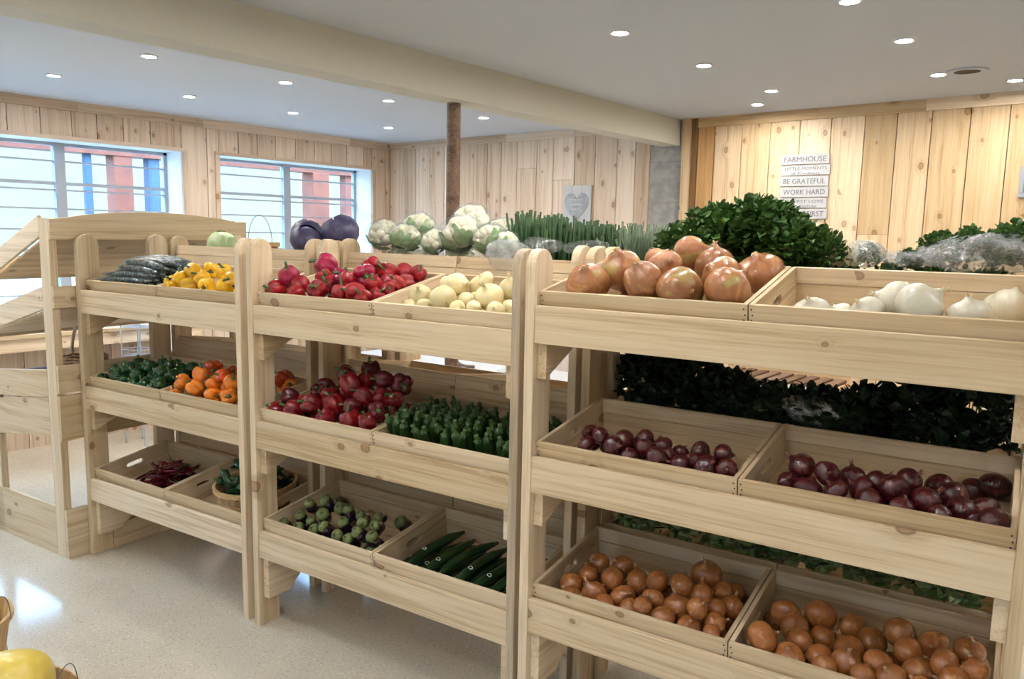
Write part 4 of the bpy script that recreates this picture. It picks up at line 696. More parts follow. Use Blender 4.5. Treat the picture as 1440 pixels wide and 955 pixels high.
def pepper(name, skin, n, seed, hgt=1.0):
    out = []
    for k in range(n):
        R = random.Random(seed+k); lb = 4 if R.random() < .6 else 3; ph = R.uniform(0, 6); tp = R.uniform(.72, .9)
        prof = []; N = 16
        for i in range(N+1):
            t = i/N
            if t < .06: r, z = .08+t*6*.8, hgt*(.78-.02)          # dimple floor
            q = PI*(t*.93+.035)
            r = math.sin(q)**.62; z = math.cos(q)*hgt
            if z > 0: z = z-.30*max(0, 1-r/.62)**1.0*1.0
            else: r *= tp+(1-tp)*(1+z/hgt); z = z+.10*max(0, 1-r/.5)
            prof.append((max(r, .03), z))
        def fn(q, r, z):
            g = abs(math.cos(lb*(q+ph)/2))**.8
            kk = 1-.25*(1-g)*(.55+.45*min(1, r)); zz = z*(1-.14*(1-g))
            bx = .06*math.sin(q+ph*2); return (r*kk*math.cos(q)*(1+bx), r*kk*math.sin(q), zz+.05*math.sin(2*q+ph))
        m = MB(); m.lathe(prof, 32, fn)
        o = obj(name, m, skin, smooth=True); o.name = name+'_kind'
        s = MB(); b = R.uniform(.1, .45); a = R.uniform(0, 6.28); z0 = hgt*.62
        s.tube([(0, 0, z0-.05), (0, 0, z0+.12), (b*.3*math.cos(a), b*.3*math.sin(a), z0+.42), (b*math.cos(a), b*math.sin(a), z0+.75)], [.17, .14, .115, .15], 8)
        for q in range(5):
            an = q*2*PI/5+a; s.tube([(0, 0, z0+.06), (.2*math.cos(an), .2*math.sin(an), z0+.10), (.40*math.cos(an), .40*math.sin(an), z0+.12)], [.14, .10, .03], 6)
        obj('stem', s, 'pepper_stem', o, smooth=True); out.append(o)
    return out
def ranks(items, key, depth=lambda q: q[1]+q[2]*.6, per=5.5):
    """row / place names for a list of positions, front row first"""
    n = len(items); k = max(1, round((n/per)))
    order = sorted(range(n), key=lambda i: depth(items[i])); res = {}
    ORD = ['first', 'second', 'third', 'fourth', 'fifth', 'sixth', 'seventh', 'eighth', 'ninth', 'tenth', 'eleventh', 'twelfth', 'thirteenth', 'fourteenth', 'fifteenth']
    rn = {1: ['']}.get(k) or (['front row', 'back row'] if k == 2 else ['front row']+[ORD[i]+' row' for i in range(1, k-1)]+['back row'])
    for r in range(k):
        row = sorted(order[r*n//k:(r+1)*n//k], key=lambda i: items[i][0])
        for j, i in enumerate(row):
            pos = 'leftmost' if j == 0 else 'rightmost' if j == len(row)-1 else ORD[j]+' from left'
            res[i] = (rn[r]+', ' if rn[r] else '')+pos
    return res
PREF = {'C11': ('huge brown onion in top crate of nearest stand', 'huge brown onions'), 'C12': ('large white onion in top right crate', 'large white onions'),
 'C21': ('small red onion in left middle-shelf crate', 'red onions in the left crate'), 'C22': ('red onion in right middle-shelf crate', 'red onions in the right crate'),
 'C31': ('yellow onion in left bottom-shelf crate', 'yellow onions in the left crate'), 'C32': ('yellow onion in right bottom-shelf crate', 'yellow onions in the right crate'),
 'B11': ('red bell pepper in top crate', 'red bell peppers on the top shelf'), 'B12': ('pale yellow onion in middle stand top crate', 'pale yellow onions'),
 'B21': ('deep red bell pepper on middle shelf', 'deep red bell peppers'), 'B31': ('small eggplant with green cap', 'small eggplants'),
 'A12': ('yellow bell pepper', 'yellow bell peppers'), 'A21': ('dark green bell pepper', 'green bell peppers'), 'A22': ('orange bell pepper', 'orange bell peppers')}
def put(key, protos, cat, tilt, altern=None, sc=1.0, up=None):
    M = crateM(key[0], int(key[1]), int(key[2])-1); items = TAB[key]; vis = [i for i in range(len(items)) if items[i][4] != 2]
    rk = ranks([items[i] for i in vis], key); pre, grp = PREF[key]; hid = 0
    for n, it in enumerate(items):
        x, y, z, r, tg = it
        if altern and tg == 1: ps, pr2 = altern
        else: ps, pr2 = protos, pre
        p = ps[rnd.randrange(len(ps))]
        if up is None: e = Euler((rnd.gauss(0, tilt)+.4, rnd.gauss(0, tilt), rnd.uniform(0, 6.28)))
        else: e = up(it)
        T = M @ Matrix.Translation((x, y, z)) @ e.to_matrix().to_4x4() @ Matrix.Diagonal((r*sc, r*sc, r*sc, 1))
        if tg == 2: lab = pre+', buried under the visible ones'; g2 = grp+' buried in the heap'
        else: lab = pr2+', '+rk[vis.index(n)]; g2 = grp
        inst(p, T, lab, cat, g2)
yo = onions('yellow_onion', 'yellow_onion_skin', 'dry_neck', 3, .90, 10)
put('C31', yo, 'onion', .9); put('C32', yo, 'onion', .9)
put('C11', onions('brown_onion', 'big_onion_skin', 'dry_neck', 3, .86, 20, .45), 'onion', .9)
ro = onions('red_onion', 'red_onion_skin', 'red_neck', 3, .84, 30)
put('C21', ro, 'onion', .9); put('C22', ro, 'onion', .9)
put('C12', onions('white_onion', 'white_onion_skin', 'pale_neck', 2, .76, 40), 'onion', .6)
put('B12', onions('pale_onion', 'pale_onion_skin', 'pale_neck', 3, .82, 50), 'onion', .8)
def pup(it): return Euler((rnd.gauss(.75, .55), rnd.gauss(0, .55), rnd.uniform(-1.2, 1.2)))
PS = .98
put('B11', pepper('red_pepper', 'red_pepper', 4, 60, .98), 'bell pepper', 1, (pepper('purple_red_pepper', 'purple_red_pepper', 2, 70, .95), 'purplish red bell pepper in top crate'), PS, pup)
put('B21', pepper('red_pepper_deep', 'deep_red_pepper', 4, 80, 1.05), 'bell pepper', 1, (pepper('dark_pepper', 'dark_pepper', 2, 90, 1.0), 'nearly black red pepper on middle shelf'), PS, pup)
put('A12', pepper('yellow_pepper', 'yellow_pepper', 3, 100, .95), 'bell pepper', 1, None, PS, pup)
put('A22', pepper('orange_pepper', 'orange_pepper', 3, 110, .92), 'bell pepper', 1, (pepper('red_orange_pepper', 'red_orange_pepper', 2, 120, .95), 'reddish orange bell pepper'), PS, pup)
put('A21', pepper('green_pepper', 'green_pepper', 3, 130, .95), 'bell pepper', 1, None, 1.0, pup)
# eggplants
eg = []
for k in range(3):
    R = random.Random(140+k); m = MB()
    m.lathe([(.05, -2.0), (.45, -1.95), (.80, -1.6), (.95, -1.1), (.93, -.5), (.84, 0), (.72, .45), (.5, .72), (.1, .78)], 20, lambda q, r, z: (r*math.cos(q)+.12*math.sin(z*1.1), r*math.sin(q), z))
    o = obj('eggplant', m, 'eggplant_skin', smooth=True); o.name = 'eggplant_kind'
    m = MB()
    def cf(q, r, z):
        j = 1+(.28 if z < .35 else 0)*math.cos(5*q); return (r*math.cos(q)+.12*math.sin(z*1.1), r*math.sin(q), z-(.30*max(0, math.cos(5*q)) if z < .35 else 0))
    m.lathe([(.89, .22), (.86, .40), (.70, .70), (.45, .84), (.22, .90), (.17, 1.15), (.20, 1.2), (.03, 1.2)], 30, cf)
    obj('cap', m, 'eggplant_cap', o, smooth=True); eg.append(o)
put('B31', eg, 'eggplant', 1, None, .88, lambda it: Euler((rnd.gauss(.72, .22), rnd.gauss(0, .25), rnd.uniform(-.4, .4)), 'XYZ'))

# zucchini standing in rows
zu = []
for k in range(3):
    m = MB(); R = random.Random(150+k)
    def zf(q, r, z): g = 1+.05*math.cos(6*q); return (r*g*math.cos(q)+.004*math.sin(z*20+k), r*g*math.sin(q), z)
    m.lathe([(.003, 0), (.014, .004), (.019, .03), (.0205, .07), (.0195, .11), (.0165, .135), (.013, .145), (.004, .147)], 18, zf)
    o = obj('zucchini', m, 'zucchini_skin', smooth=True); o.name = 'zucchini_kind'
    m = MB()
    def sf(q, r, z): g = 1+.22*math.cos(5*q) if z < .158 else 1+.1*math.cos(5*q); return (r*g*math.cos(q), r*g*math.sin(q), z)
    m.lathe([(.015, .137), (.0145, .144), (.009, .150), (.007, .160), (.0085, .168), (.003, .169)], 20, sf)
    obj('stem', m, 'zucchini_stem', o, smooth=True); zu.append(o)
Mz = crateM('B', 2, 1); zi = []
w_ = UN['B']['W']/2-.004
for r in range(7):
    for c in range(13):
        x = .038+c*(w_-.076)/12+rnd.uniform(-.006, .006)+(.010 if r % 2 else -.008)
        y = .055+r*.050+rnd.uniform(-.008, .008)
        if r >= 5 and rnd.random() < .25: continue
        zi.append((min(max(x, .035), w_-.035), y, .205+rnd.uniform(-.014, .014)-(.025 if r == 0 else 0)-.006*r))
zi_l = ranks(zi, 'z', lambda q: q[1], 12.4)
for i, (x, y, z) in enumerate(zi):
    e = Euler((rnd.gauss(.34, .09), rnd.gauss(0, .10), rnd.uniform(0, 1)))
    ax = e.to_matrix() @ Vector((0, 0, .165))
    T = Mz @ Matrix.Translation(Vector((x, y, z))-ax) @ e.to_matrix().to_4x4()
    inst(zu[i % 3], T, 'upright green zucchini, '+zi_l[i], 'zucchini', 'zucchini packed upright')

# cucumbers: long bodies along +y
def cuke(name, skin, L, r, n, seed, sticker=False, tip='cucumber_tip'):
    out = []
    for k in range(n):
        R = random.Random(seed+k); b = R.uniform(-.02, .02); m = MB(); N = 12
        pts = [(b*math.sin(PI*i/N), L*(i/N-.5), .006*math.sin(PI*i/N)) for i in range(N+1)]
        rad = [r*min(1, .35+2.6*min(i, N-i)/N) for i in range(N+1)]
        m.tube(pts, rad, 12); o = obj(name, m, skin, smooth=True); o.name = name+'_kind'
        s = MB(); s.tube([(pts[0][0], -L/2-.014, 0), (pts[0][0], -L/2-.002, 0), (pts[0][0], -L/2+.012, 0)], [r*.22, r*.30, r*.5], 8)
        obj('stem_end', s, tip, o, smooth=True)
        if sticker:
            j = int(N*R.uniform(.25, .5)); c = pts[j]; s = MB(); nseg = 14
            for a, bb_ in ((.0095, .006),):
                vs = []; 
                for q in range(nseg):
                    an = 2*PI*q/nseg
                    for rr_ in (bb_, a):
                        dx, dy = rr_*math.cos(an), rr_*math.sin(an); vs.append((c[0]+dx, c[1]+dy, c[2]+math.sqrt(max(0, r*r-dx*dx))+.0008))
                s.add(vs, [(2*q, 2*q+1, (2*q+3) % (2*nseg), (2*q+2) % (2*nseg)) for q in range(nseg)])
            obj('ring_sticker', s, 'sticker', o)
        out.append(o)
    return out
cs = cuke('cucumber', 'cucumber_skin', .34, .021, 2, 160, True)+cuke('cucumber', 'cucumber_skin', .33, .020, 1, 165)
Mc = crateM('B', 3, 1); ci = []
for k in range(9): ci.append((.062+k*.066, .215+rnd.uniform(-.012, .02), BT+.022, rnd.uniform(-.13, .0)))
for k in range(6): ci.append((.12+k*.083, .225+rnd.uniform(-.02, .02), BT+.060, rnd.uniform(-.22, -.05)))
cl = ranks(ci, 'c', lambda q: q[2], 8)
for i, (x, y, z, a) in enumerate(ci):
    T = Mc @ Matrix.Translation((min(x, w_-.05), y, z)) @ Matrix.Rotation(a, 4, 'Z') @ Matrix.Rotation(rnd.uniform(-.6, .6), 4, 'Y')
    inst(cs[i % 3], T, 'dark cucumber in middle stand bottom crate, '+cl[i].replace('front row', 'lower layer').replace('back row', 'upper layer'), 'cucumber', 'dark cucumbers in the bottom crate')
# slim film-wrapped cucumbers, top left of the left stand
wc = cuke('wrapped_cucumber', 'cucumber_skin', .36, .013, 2, 170)
for o in wc:
    m = MB(); m.tube([(0, -.20, 0), (0, -.17, 0), (0, 0, .004), (0, .17, 0), (0, .20, 0)], [.004, .0145, .0155, .0145, .004], 10, cap=False)
    obj('film_wrap', m, 'cucumber_film', o, smooth=True)
Mw = crateM('A', 1, 0); wi = []; wi_ix = []
ON = ['first', 'second', 'third', 'fourth', 'fifth', 'sixth', 'seventh', 'eighth', 'ninth', 'tenth']
for lay, nn in ((0, 10), (1, 10), (2, 10), (3, 10), (4, 9), (5, 8), (6, 6), (7, 4)):
    for k in range(nn): wi_ix.append((lay, k)); wi.append((.225+.03*max(0, lay-3)+rnd.uniform(-.025, .03), .045+.016*max(0, lay-3)+k*.036, BT+.018+lay*.0265))
wl_ = ranks(wi, 'w', lambda q: q[2], 6.1)
for i, (x, y, z) in enumerate(wi):
    T = Mw @ Matrix.Translation((x, y, z)) @ Matrix.Rotation(PI/2+rnd.uniform(-.12, .12), 4, 'Z')
    lay_n, k_n = wi_ix[i]; lay = wl_[i].replace('front row', 'bottom layer').replace('back row', 'top layer').replace(' row', ' layer').replace('leftmost', 'nearest end first').replace('rightmost', 'last')
    inst(wc[i % 2], T, 'slim film-wrapped cucumber in top left crate, %s layer up, %s from front' % (ON[lay_n], ON[k_n]), 'cucumber', 'film-wrapped cucumbers heaped in the top left crate')

# chilies and poblanos
def chili(name, skin, L, r, n, seed):
    out = []
    for k in range(n):
        R = random.Random(seed+k); b = R.uniform(.01, .035); m = MB(); N = 9
        pts = [(b*math.sin(PI*i/N), L*(i/N-.5), 0) for i in range(N+1)]
        m.tube(pts, [r*(1-(i/N)**2.2)*.95+r*.05 for i in range(N+1)], 9)
        o = obj(name, m, skin, smooth=True); o.name = name+'_kind'
        s = MB(); s.tube([(0, -L/2-.025, .004), (0, -L/2-.008, 0), (0, -L/2+.004, 0)], [r*.25, r*.25, r*.75], 7); obj('stem', s, 'pepper_stem', o, smooth=True)
        out.append(o)
    return out
ch = chili('chili', 'chili_skin', .13, .0095, 3, 180)
Mh = crateM('A', 3, 0)
for k in range(110):
    lay = 0 if k < 30 else 1 if k < 56 else 2 if k < 76 else 3 if k < 88 else 4
    sp_ = (1, .88, .72, .5, .3)[lay]
    x = .35+rnd.uniform(-.19, .19)*sp_; y = .20+rnd.uniform(-.135, .14)*sp_; z = BT+.014+lay*.027
    T = Mh @ Matrix.Translation((x, y, z)) @ Euler((rnd.gauss(0, .12), rnd.gauss(0, .3), rnd.uniform(0, 6.28))).to_matrix().to_4x4()
    inst(ch[k % 3], T, 'thin dark red chili pepper in the loose heap, bottom left crate', 'chili pepper', 'dark red chilies heaped in the bottom left crate')

# round slatted baskets
def bushel(label, loc, rot, R1, R0, h, handles=True, liner=False, hdir=0.0, mat4=None, hh=.12):
    t = thing('bushel_basket', label, 'basket', loc, rot, 'round slatted wooden baskets')
    if mat4 is not None: t.matrix_world = mat4
    m = MB(); n = 26
    for k in range(n):
        a0 = 2*PI*k/n; a1 = 2*PI*(k+.93)/n
        vs = []
        for rr_, z in ((R0, 0), (R1, h), (R1-.004, h), (R0-.004, .004)):
            vs += [(rr_*math.cos(a0), rr_*math.sin(a0), z), (rr_*math.cos(a1), rr_*math.sin(a1), z)]
        g_ = [(q[2]+k, math.atan2(q[1], q[0])*.3, 0) for q in vs]
        m.add(vs, [(0, 1, 3, 2), (2, 3, 5, 4), (4, 5, 7, 6), (6, 7, 1, 0), (0, 2, 4, 6), (1, 7, 5, 3)], g_, rnd.random())
    m.lathe([(R0-.004, .002), (R0-.004, .008)], n); obj('slats', m, 'basket_wood', t)
    m = MB(); 
    for z, rr_ in ((h-.012, R1+.004), (h*.45, R0+(R1-R0)*.45+.003)):
        m2 = [(rr_, z-.012), (rr_+.004, z-.010), (rr_+.004, z+.010), (rr_, z+.012)]
        m.lathe(m2+[(rr_-.006, z+.012), (rr_-.006, z-.012)], 40, ring=True)
    obj('hoop', m, 'basket_wood', t)
    if handles:
        for s_ in (0, PI):
            a = hdir+s_; m = MB(); pts = []
            for i in range(13):
                q = PI*i/12; off = .07*math.cos(q)/R1
                pts.append(((R1+.008)*math.cos(a+off), (R1+.008)*math.sin(a+off), h-.02+hh*math.sin(q)))
            m.tube(pts, .0017, 6); obj('wire_handle', m, 'wire', t)
    return t
Mb = crateM('A', 3, 1) @ Matrix.Translation((.39, .225, BT+.004)) @ Matrix.Rotation(-.10, 4, 'X')
bushel('round wooden basket of long green peppers inside the bottom crate', (0, 0, 0), (0, 0, 0), .19, .155, .15, False, mat4=Mb)
po = chili('poblano', 'poblano_skin', .12, .020, 3, 190)
for k in range(76):
    lay = k//13; sp_ = (.10, .125, .14, .14, .12, .08)[min(lay, 5)]; a = rnd.uniform(0, 6.28); q = math.sqrt(rnd.random())*sp_
    T = Mb @ Matrix.Translation((q*math.cos(a), q*math.sin(a), .040+lay*.038)) @ Euler((rnd.gauss(0, .35), rnd.gauss(0, .3), rnd.uniform(0, 6.28))).to_matrix().to_4x4()
    inst(po[k % 3], T, 'long dark green pepper in the loose heap of the round basket', 'pepper', 'long green peppers heaped in the round basket')

# ------------------------------------------------------------------ back side: cauliflower, cabbages, leeks, greens
def Mloc(U, p, e=(0, 0, 0), s=1.0):
    q = U2W(U, p); return Matrix.Translation(q) @ Matrix.Rotation(UN[U]['a'], 4, 'Z') @ Euler(e).to_matrix().to_4x4() @ Matrix.Diagonal((s, s, s, 1))
def blob(m, c, r, R, n=8, sq=1.0):
    ph = R.uniform(0, 6); prof = [(max(.02*r, r*math.sin(PI*i/n)), -r*sq*math.cos(PI*i/n)) for i in range(n+1)]
    m.lathe(prof, 10, lambda q, rr_, z: (c[0]+rr_*math.cos(q)*(1+.05*math.sin(3*q+ph)), c[1]+rr_*math.sin(q), c[2]+z))
def leafpatch(m, base, tip, wd, curl, R, n=5, wav=.2):
    """one leaf as a curved, ruffled blade with thickness from its fold"""
    base = Vector(base); tip = Vector(tip); d = tip-base; side = d.cross(Vector((R.uniform(-.3, .3), R.uniform(-.3, .3), 1))).normalized(); nrm = side.cross(d).normalized()
    vs = []; 
    for i in range(n+1):
        t = i/n; w = wd*math.sin(PI*(.10+.86*t))**.7
        c = base+d*t+nrm*curl*math.sin(PI*t*.9)*d.length
        for j in (-1, 0, 1): vs.append(c+side*j*w+nrm*(abs(j)*w*.35+R.uniform(-1, 1)*wav*w*abs(j)))
    fs = []
    for i in range(n):
        for j in (0, 1): a = i*3+j; fs.append((a, a+1, a+4, a+3))
    m.add(vs, fs)
cau = []
for k in range(3):
    R = random.Random(200+k); m = MB()
    for i in range(46):
        z = R.uniform(-.15, 1); a = R.uniform(0, 6.28); rr_ = math.sqrt(max(0, 1-z*z))
        blob(m, (.72*rr_*math.cos(a), .72*rr_*math.sin(a), .60*z), R.uniform(.22, .32), R, 6)
    blob(m, (0, 0, 0), .78, R, 8, .8)
    o = obj('cauliflower', m, 'curd', smooth=True); o.name = 'cauliflower_kind'
    m = MB()
    for i in range(12):
        a = 2*PI*i/12+R.uniform(-.2, .2); hh_ = R.uniform(-.1, .5)
        leafpatch(m, (.45*math.cos(a), .45*math.sin(a), -.75), (1.02*math.cos(a), 1.02*math.sin(a), hh_-.2), .30, -.18, R, 6, .25)
    obj('leaves', m, 'cauli_leaf', o, smooth=True)
    m = MB(); ph = R.uniform(0, 6)
    m.lathe([(1.0*math.sin(PI*i/12)*1.12+.02, -.85*math.cos(PI*i/12)*1.08+.05) for i in range(13)], 26, lambda q, r, z: (r*math.cos(q)*(1+.04*math.sin(7*q+ph+4*z)), r*math.sin(q)*(1+.04*math.sin(9*q+5*z)), z+.03*math.sin(6*q)))
    obj('plastic_wrap', m, 'plastic_film', o, smooth=True); cau.append(o)
CA = [('B', .10, .70, 1.725, .088, 'leftmost, leaf side facing out'), ('B', .245, .78, 1.757, .088, 'second from left, raised at the back'), ('B', .27, .655, 1.715, .078, 'third from left, low and leafy'),
      ('B', .425, .68, 1.70, .068, 'small one in the middle'), ('B', .50, .86, 1.80, .092, 'topmost, below the brown post'), ('B', .46, .78, 1.705, .06, 'hidden low one under the topmost'),
      ('B', .585, .665, 1.735, .098, 'largest, yellowish, in front'), ('B', .73, .68, 1.715, .080, 'second from right, creamy'), ('B', .80, .70, 1.705, .062, 'rightmost, next to the leeks'), ('B', .66, .87, 1.745, .08, 'behind the largest one')]
for i, (U, x, y, z, r, lab) in enumerate(CA):
    inst(cau[i % 3], Mloc(U, (x, y, z), (.5-rnd.random(), rnd.uniform(-.4, .4), rnd.uniform(0, 6)), r*.93), 'film-wrapped cauliflower, '+lab, 'cauliflower', 'film-wrapped cauliflowers')
for i, (x, y) in enumerate(((.14, .76), (.34, .74), (.52, .74), (.72, .76), (.42, .90))):
    inst(cau[i % 3], Mloc('B', (x, y, 1.60), (.2, .3, i), .080), 'film-wrapped cauliflower in the lower layer beneath the visible ones', 'cauliflower', 'lower layer of cauliflowers')
def cabbage(name, mat, seed):
    R = random.Random(seed); m = MB()
    m.lathe([(max(.02, math.sin(PI*i/14)), -.88*math.cos(PI*i/14)) for i in range(15)], 28, lambda q, r, z: (r*math.cos(q)*(1+.02*math.sin(5*q)), r*math.sin(q)*(1+.02*math.sin(4*q+1)), z+.02*math.sin(3*q)*r))
    o = obj(name, m, mat, smooth=True); o.name = name+'_kind'
    m = MB()
    for i in range(5):
        a = 2*PI*i/5+R.random()
        vs = []; n = 6
        for u_i in range(n+1):
            for v_i in range(n+1):
                th = a+(u_i/n-.5)*1.7*math.sin(PI*(.2+.6*v_i/n)); ph = PI*(.98-.80*v_i/n); rr_ = 1.035+.05*(v_i/n)**4+.02*abs(u_i/n-.5)
                vs.append((rr_*math.sin(ph)*math.cos(th), rr_*math.sin(ph)*math.sin(th), .90*rr_*math.cos(ph)))
        m.add(vs, [(i_*(n+1)+j, (i_+1)*(n+1)+j, (i_+1)*(n+1)+j+1, i_*(n+1)+j+1) for i_ in range(n) for j in range(n)])
    obj('outer_leaves', m, mat, o, smooth=True); return o
gc = cabbage('green_cabbage', 'cabbage_leaf', 1); inst(gc, Mloc('A', (.20, .72, 1.645), (.3, .2, 1), .086), 'pale green cabbage behind the yellow peppers', 'cabbage', 'green cabbages')
pc = cabbage('purple_cabbage', 'purple_cabbage', 2)
inst(pc, Mloc('B', (-.52, .78, 1.715), (.2, .3, 2), .086), 'purple cabbage, left back one against the window', 'cabbage', 'purple cabbages')
inst(pc, Mloc('B', (-.40, .66, 1.690), (.6, .1, 1), .078), 'purple cabbage, left front one, low behind the crate edge', 'cabbage', 'purple cabbages')
inst(pc, Mloc('B', (-.30, .80, 1.730), (.1, .5, 4), .098), 'purple cabbage, right one with a pale veined leaf', 'cabbage', 'purple cabbages')
for x, y in ((-.50, .76), (-.32, .76)): inst(pc, Mloc('B', (x, y, 1.575), (.3, .1, x), .085), 'purple cabbage in the lower layer, under the visible ones', 'cabbage', 'lower layer of purple cabbages')
inst(gc, Mloc('A', (.22, .76, 1.53), (.1, .4, 2), .075), 'pale green cabbage underneath the visible one', 'cabbage', 'green cabbages')
def bunch(name, mat, seed, n, R0, h, lw, spread=1.0, upright=.3):
    R = random.Random(seed); m = MB()
    for i in range(n):
        z = R.uniform(-.6, 1); a = R.uniform(0, 6.28); q = math.sqrt(max(0, 1-z*z)); k = R.uniform(.55, 1.0)
        p = Vector((R0*q*math.cos(a)*k, R0*q*math.sin(a)*k, h*z*k))
        d = Vector((q*math.cos(a)+R.gauss(0, .5), q*math.sin(a)+R.gauss(0, .5), z+upright+R.gauss(0, .5))).normalized()
        leafpatch(m, p, p+d*lw*R.uniform(1.0, 1.8), lw*R.uniform(.55, .85), R.uniform(-.3, .3), R, 3, .4)
    o = obj(name, m, mat, smooth=False); o.name = name+'_kind'
    s = MB()
    for i in range(10):
        a = R.uniform(0, 6.28); q = R.uniform(.1, .7)*R0
        s.tube([(R.uniform(-.01, .01), R.uniform(-.01, .01), -h*.45), (q*.5*math.cos(a), q*.5*math.sin(a), -h*.1), (q*math.cos(a), q*math.sin(a), h*.6)], [.003, .0025, .0018], 5)
    obj('stems', s, 'pepper_stem', o); return o
kb = [bunch('leafy_bunch', 'kale_leaf', 210+k, 460, .115, .105, .020) for k in range(3)]
KA = [(.22, .66, 1.70, .85, 'far left end of the big mound'), (.30, .74, 1.75, .95, 'left shoulder of the big mound'), (.37, .66, 1.745, 1.0, 'left front of the big mound'), (.42, .84, 1.775, 1.05, 'left back of the big mound'),
      (.50, .70, 1.765, 1.1, 'centre of the big mound'), (.47, .78, 1.80, .8, 'topmost tuft of the big mound'), (.57, .84, 1.735, .9, 'right back of the big mound'), (.60, .66, 1.715, .85, 'right front of the big mound'),
      (.67, .75, 1.705, .75, 'right shoulder of the big mound'), (.725, .68, 1.69, .55, 'far right tuft of the big mound'), (.34, .70, 1.80, .62, 'upper left tuft of the big mound')]
for i, (x, y, z, s_, lab) in enumerate(KA):
    inst(kb[i % 3], Mloc('C', (x, y, z), (rnd.uniform(-.4, .4), rnd.uniform(-.4, .4), rnd.uniform(0, 6)), s_), 'bunch of fresh green watercress, '+lab, 'leafy greens', 'bunches of green leaves in the mound')
for i, (x, y) in enumerate(((.24, .74), (.40, .70), (.40, .88), (.56, .72), (.58, .90), (.72, .80))):
    inst(kb[i % 3], Mloc('C', (x, y, 1.585-.15*(y-.7)), (.2, .1, i*1.3), .95), 'bunch of fresh green watercress in the base of the mound', 'leafy greens', 'bunches in the base of the mound')
dk = [bunch('shaded_greens', 'shaded_kale', 220+k, 420, .140, .115, .026) for k in range(2)]
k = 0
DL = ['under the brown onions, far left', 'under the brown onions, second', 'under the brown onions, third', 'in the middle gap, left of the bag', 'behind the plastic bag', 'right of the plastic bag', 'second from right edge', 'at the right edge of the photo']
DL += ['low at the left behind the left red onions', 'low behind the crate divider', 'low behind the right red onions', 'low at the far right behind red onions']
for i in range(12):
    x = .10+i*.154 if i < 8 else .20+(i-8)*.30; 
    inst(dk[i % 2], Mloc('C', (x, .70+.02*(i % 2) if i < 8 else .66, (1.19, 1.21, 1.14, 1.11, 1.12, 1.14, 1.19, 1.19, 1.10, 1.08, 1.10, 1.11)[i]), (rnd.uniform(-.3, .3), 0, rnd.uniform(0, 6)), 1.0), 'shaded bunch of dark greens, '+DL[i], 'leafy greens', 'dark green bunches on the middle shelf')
lb = [bunch('lettuce', 'lettuce_leaf', 230+k, 170, .115, .075, .034) for k in range(2)]
for i in range(7):
    x = .12+i*.185
    inst(lb[i % 2], Mloc('C', (x, .70, .66), (rnd.uniform(-.3, .3), 0, rnd.uniform(0, 6)), 1.0), 'green lettuce in the low gap behind the yellow onions, %s' % ['leftmost', 'second from left', 'third from left', 'fourth, in the middle', 'third from right', 'second from right', 'rightmost'][i], 'lettuce', 'lettuces on the low rear shelf')
# leeks / cut green stalks standing in bundles
def stalks(name, mat, seed, n, R0, h, thin=.0045, fan=.2):
    R = random.Random(seed); m = MB()
    for i in range(n):
        a = R.uniform(0, 6.28); q = math.sqrt(R.random())*R0; x, y = q*math.cos(a), q*math.sin(a); hh_ = h*R.uniform(.78, 1.05)
        dx, dy = R.gauss(0, fan)*.1+x*.25, R.gauss(0, fan)*.1+y*.25
        m.tube([(x*.6, y*.6, 0), (x+dx*.5, y+dy*.5, hh_*.55), (x+dx, y+dy, hh_)], [thin*.9, thin*1.15, thin*R.uniform(.5, 1)], 5)
    o = obj(name, m, mat, smooth=True); o.name = name+'_kind'
    b = MB(); b.lathe([(R0*.98, h*.30), (R0*1.04, h*.31), (R0*1.04, h*.35), (R0*.98, h*.36)], 18, ring=True); obj('tie', b, 'pale_plastic', o); return o
lk = [stalks('leek_bundle', 'leek_green', 240+k, 54, .056, .36, .0068) for k in range(2)]
LK = ['leftmost, tallest', 'second from left', 'third from left', 'fourth from left', 'fifth from left', 'sixth from left', 'rightmost of the dark ones']
for i in range(7):
    inst(lk[i % 2], Mloc('B', (.80+i*.075, .87+.03*(i % 2), 1.475), (rnd.uniform(-.1, .1), rnd.uniform(-.12, .12), rnd.uniform(0, 6)), 1.0-.026*i), 'standing bundle of cut green stalks, '+LK[i], 'leeks', 'bundles of upright green stalks')
sgb = stalks('herb_bundle', 'sage_green', 250, 95, .058, .31, .0045, .5)
for i in range(2): inst(sgb, Mloc('B', (1.305+i*.085, .88, 1.475), (0, (.1, .3)[i], i), 1.0), 'grey-green herb bundle right of the green stalks, '+('left one', 'right one, leaning')[i], 'herbs', 'grey-green herb bundles')
# plastic bags
def bag(name, label, M4, rx, ry, rz, mat='plastic_bag', seed=0):
    R = random.Random(seed); ph = [R.uniform(0, 6) for _ in range(6)]; m = MB(); N = 20
    def fn(q, r, z):
        k_ = 1+.10*math.sin(3*q+ph[0]+3*z)+.07*math.sin(7*q+ph[1]+5*z)+.05*math.sin(13*q+ph[2]-7*z)
        return (rx*r*k_*math.cos(q), ry*r*k_*math.sin(q), rz*(z+.10*math.sin(4*q+ph[3])*r))
    m.lathe([(max(.03, math.sin(PI*i/N)**.8), -math.cos(PI*i/N)) for i in range(N+1)], 40, fn)
    o = obj(name, m, mat, smooth=True); o.matrix_world = M4; return tag(o, label, 'plastic bag')
bag('plastic_bag', 'crumpled clear bag hanging over the crate edge behind pale onions', Mloc('B', (.90, .57, 1.645), (.2, 0, 0)), .105, .045, .075, seed=1)
bag('plastic_bag', 'shiny clear film lying in front of the green stalks, left', Mloc('B', (1.00, .68, 1.70), (0, .1, 0)), .09, .05, .03, 'plastic_film', 2)
bag('plastic_bag', 'shiny clear film in front of the green stalks, right', Mloc('B', (1.20, .68, 1.695), (0, -.1, 0)), .10, .045, .026, 'plastic_film', 3)
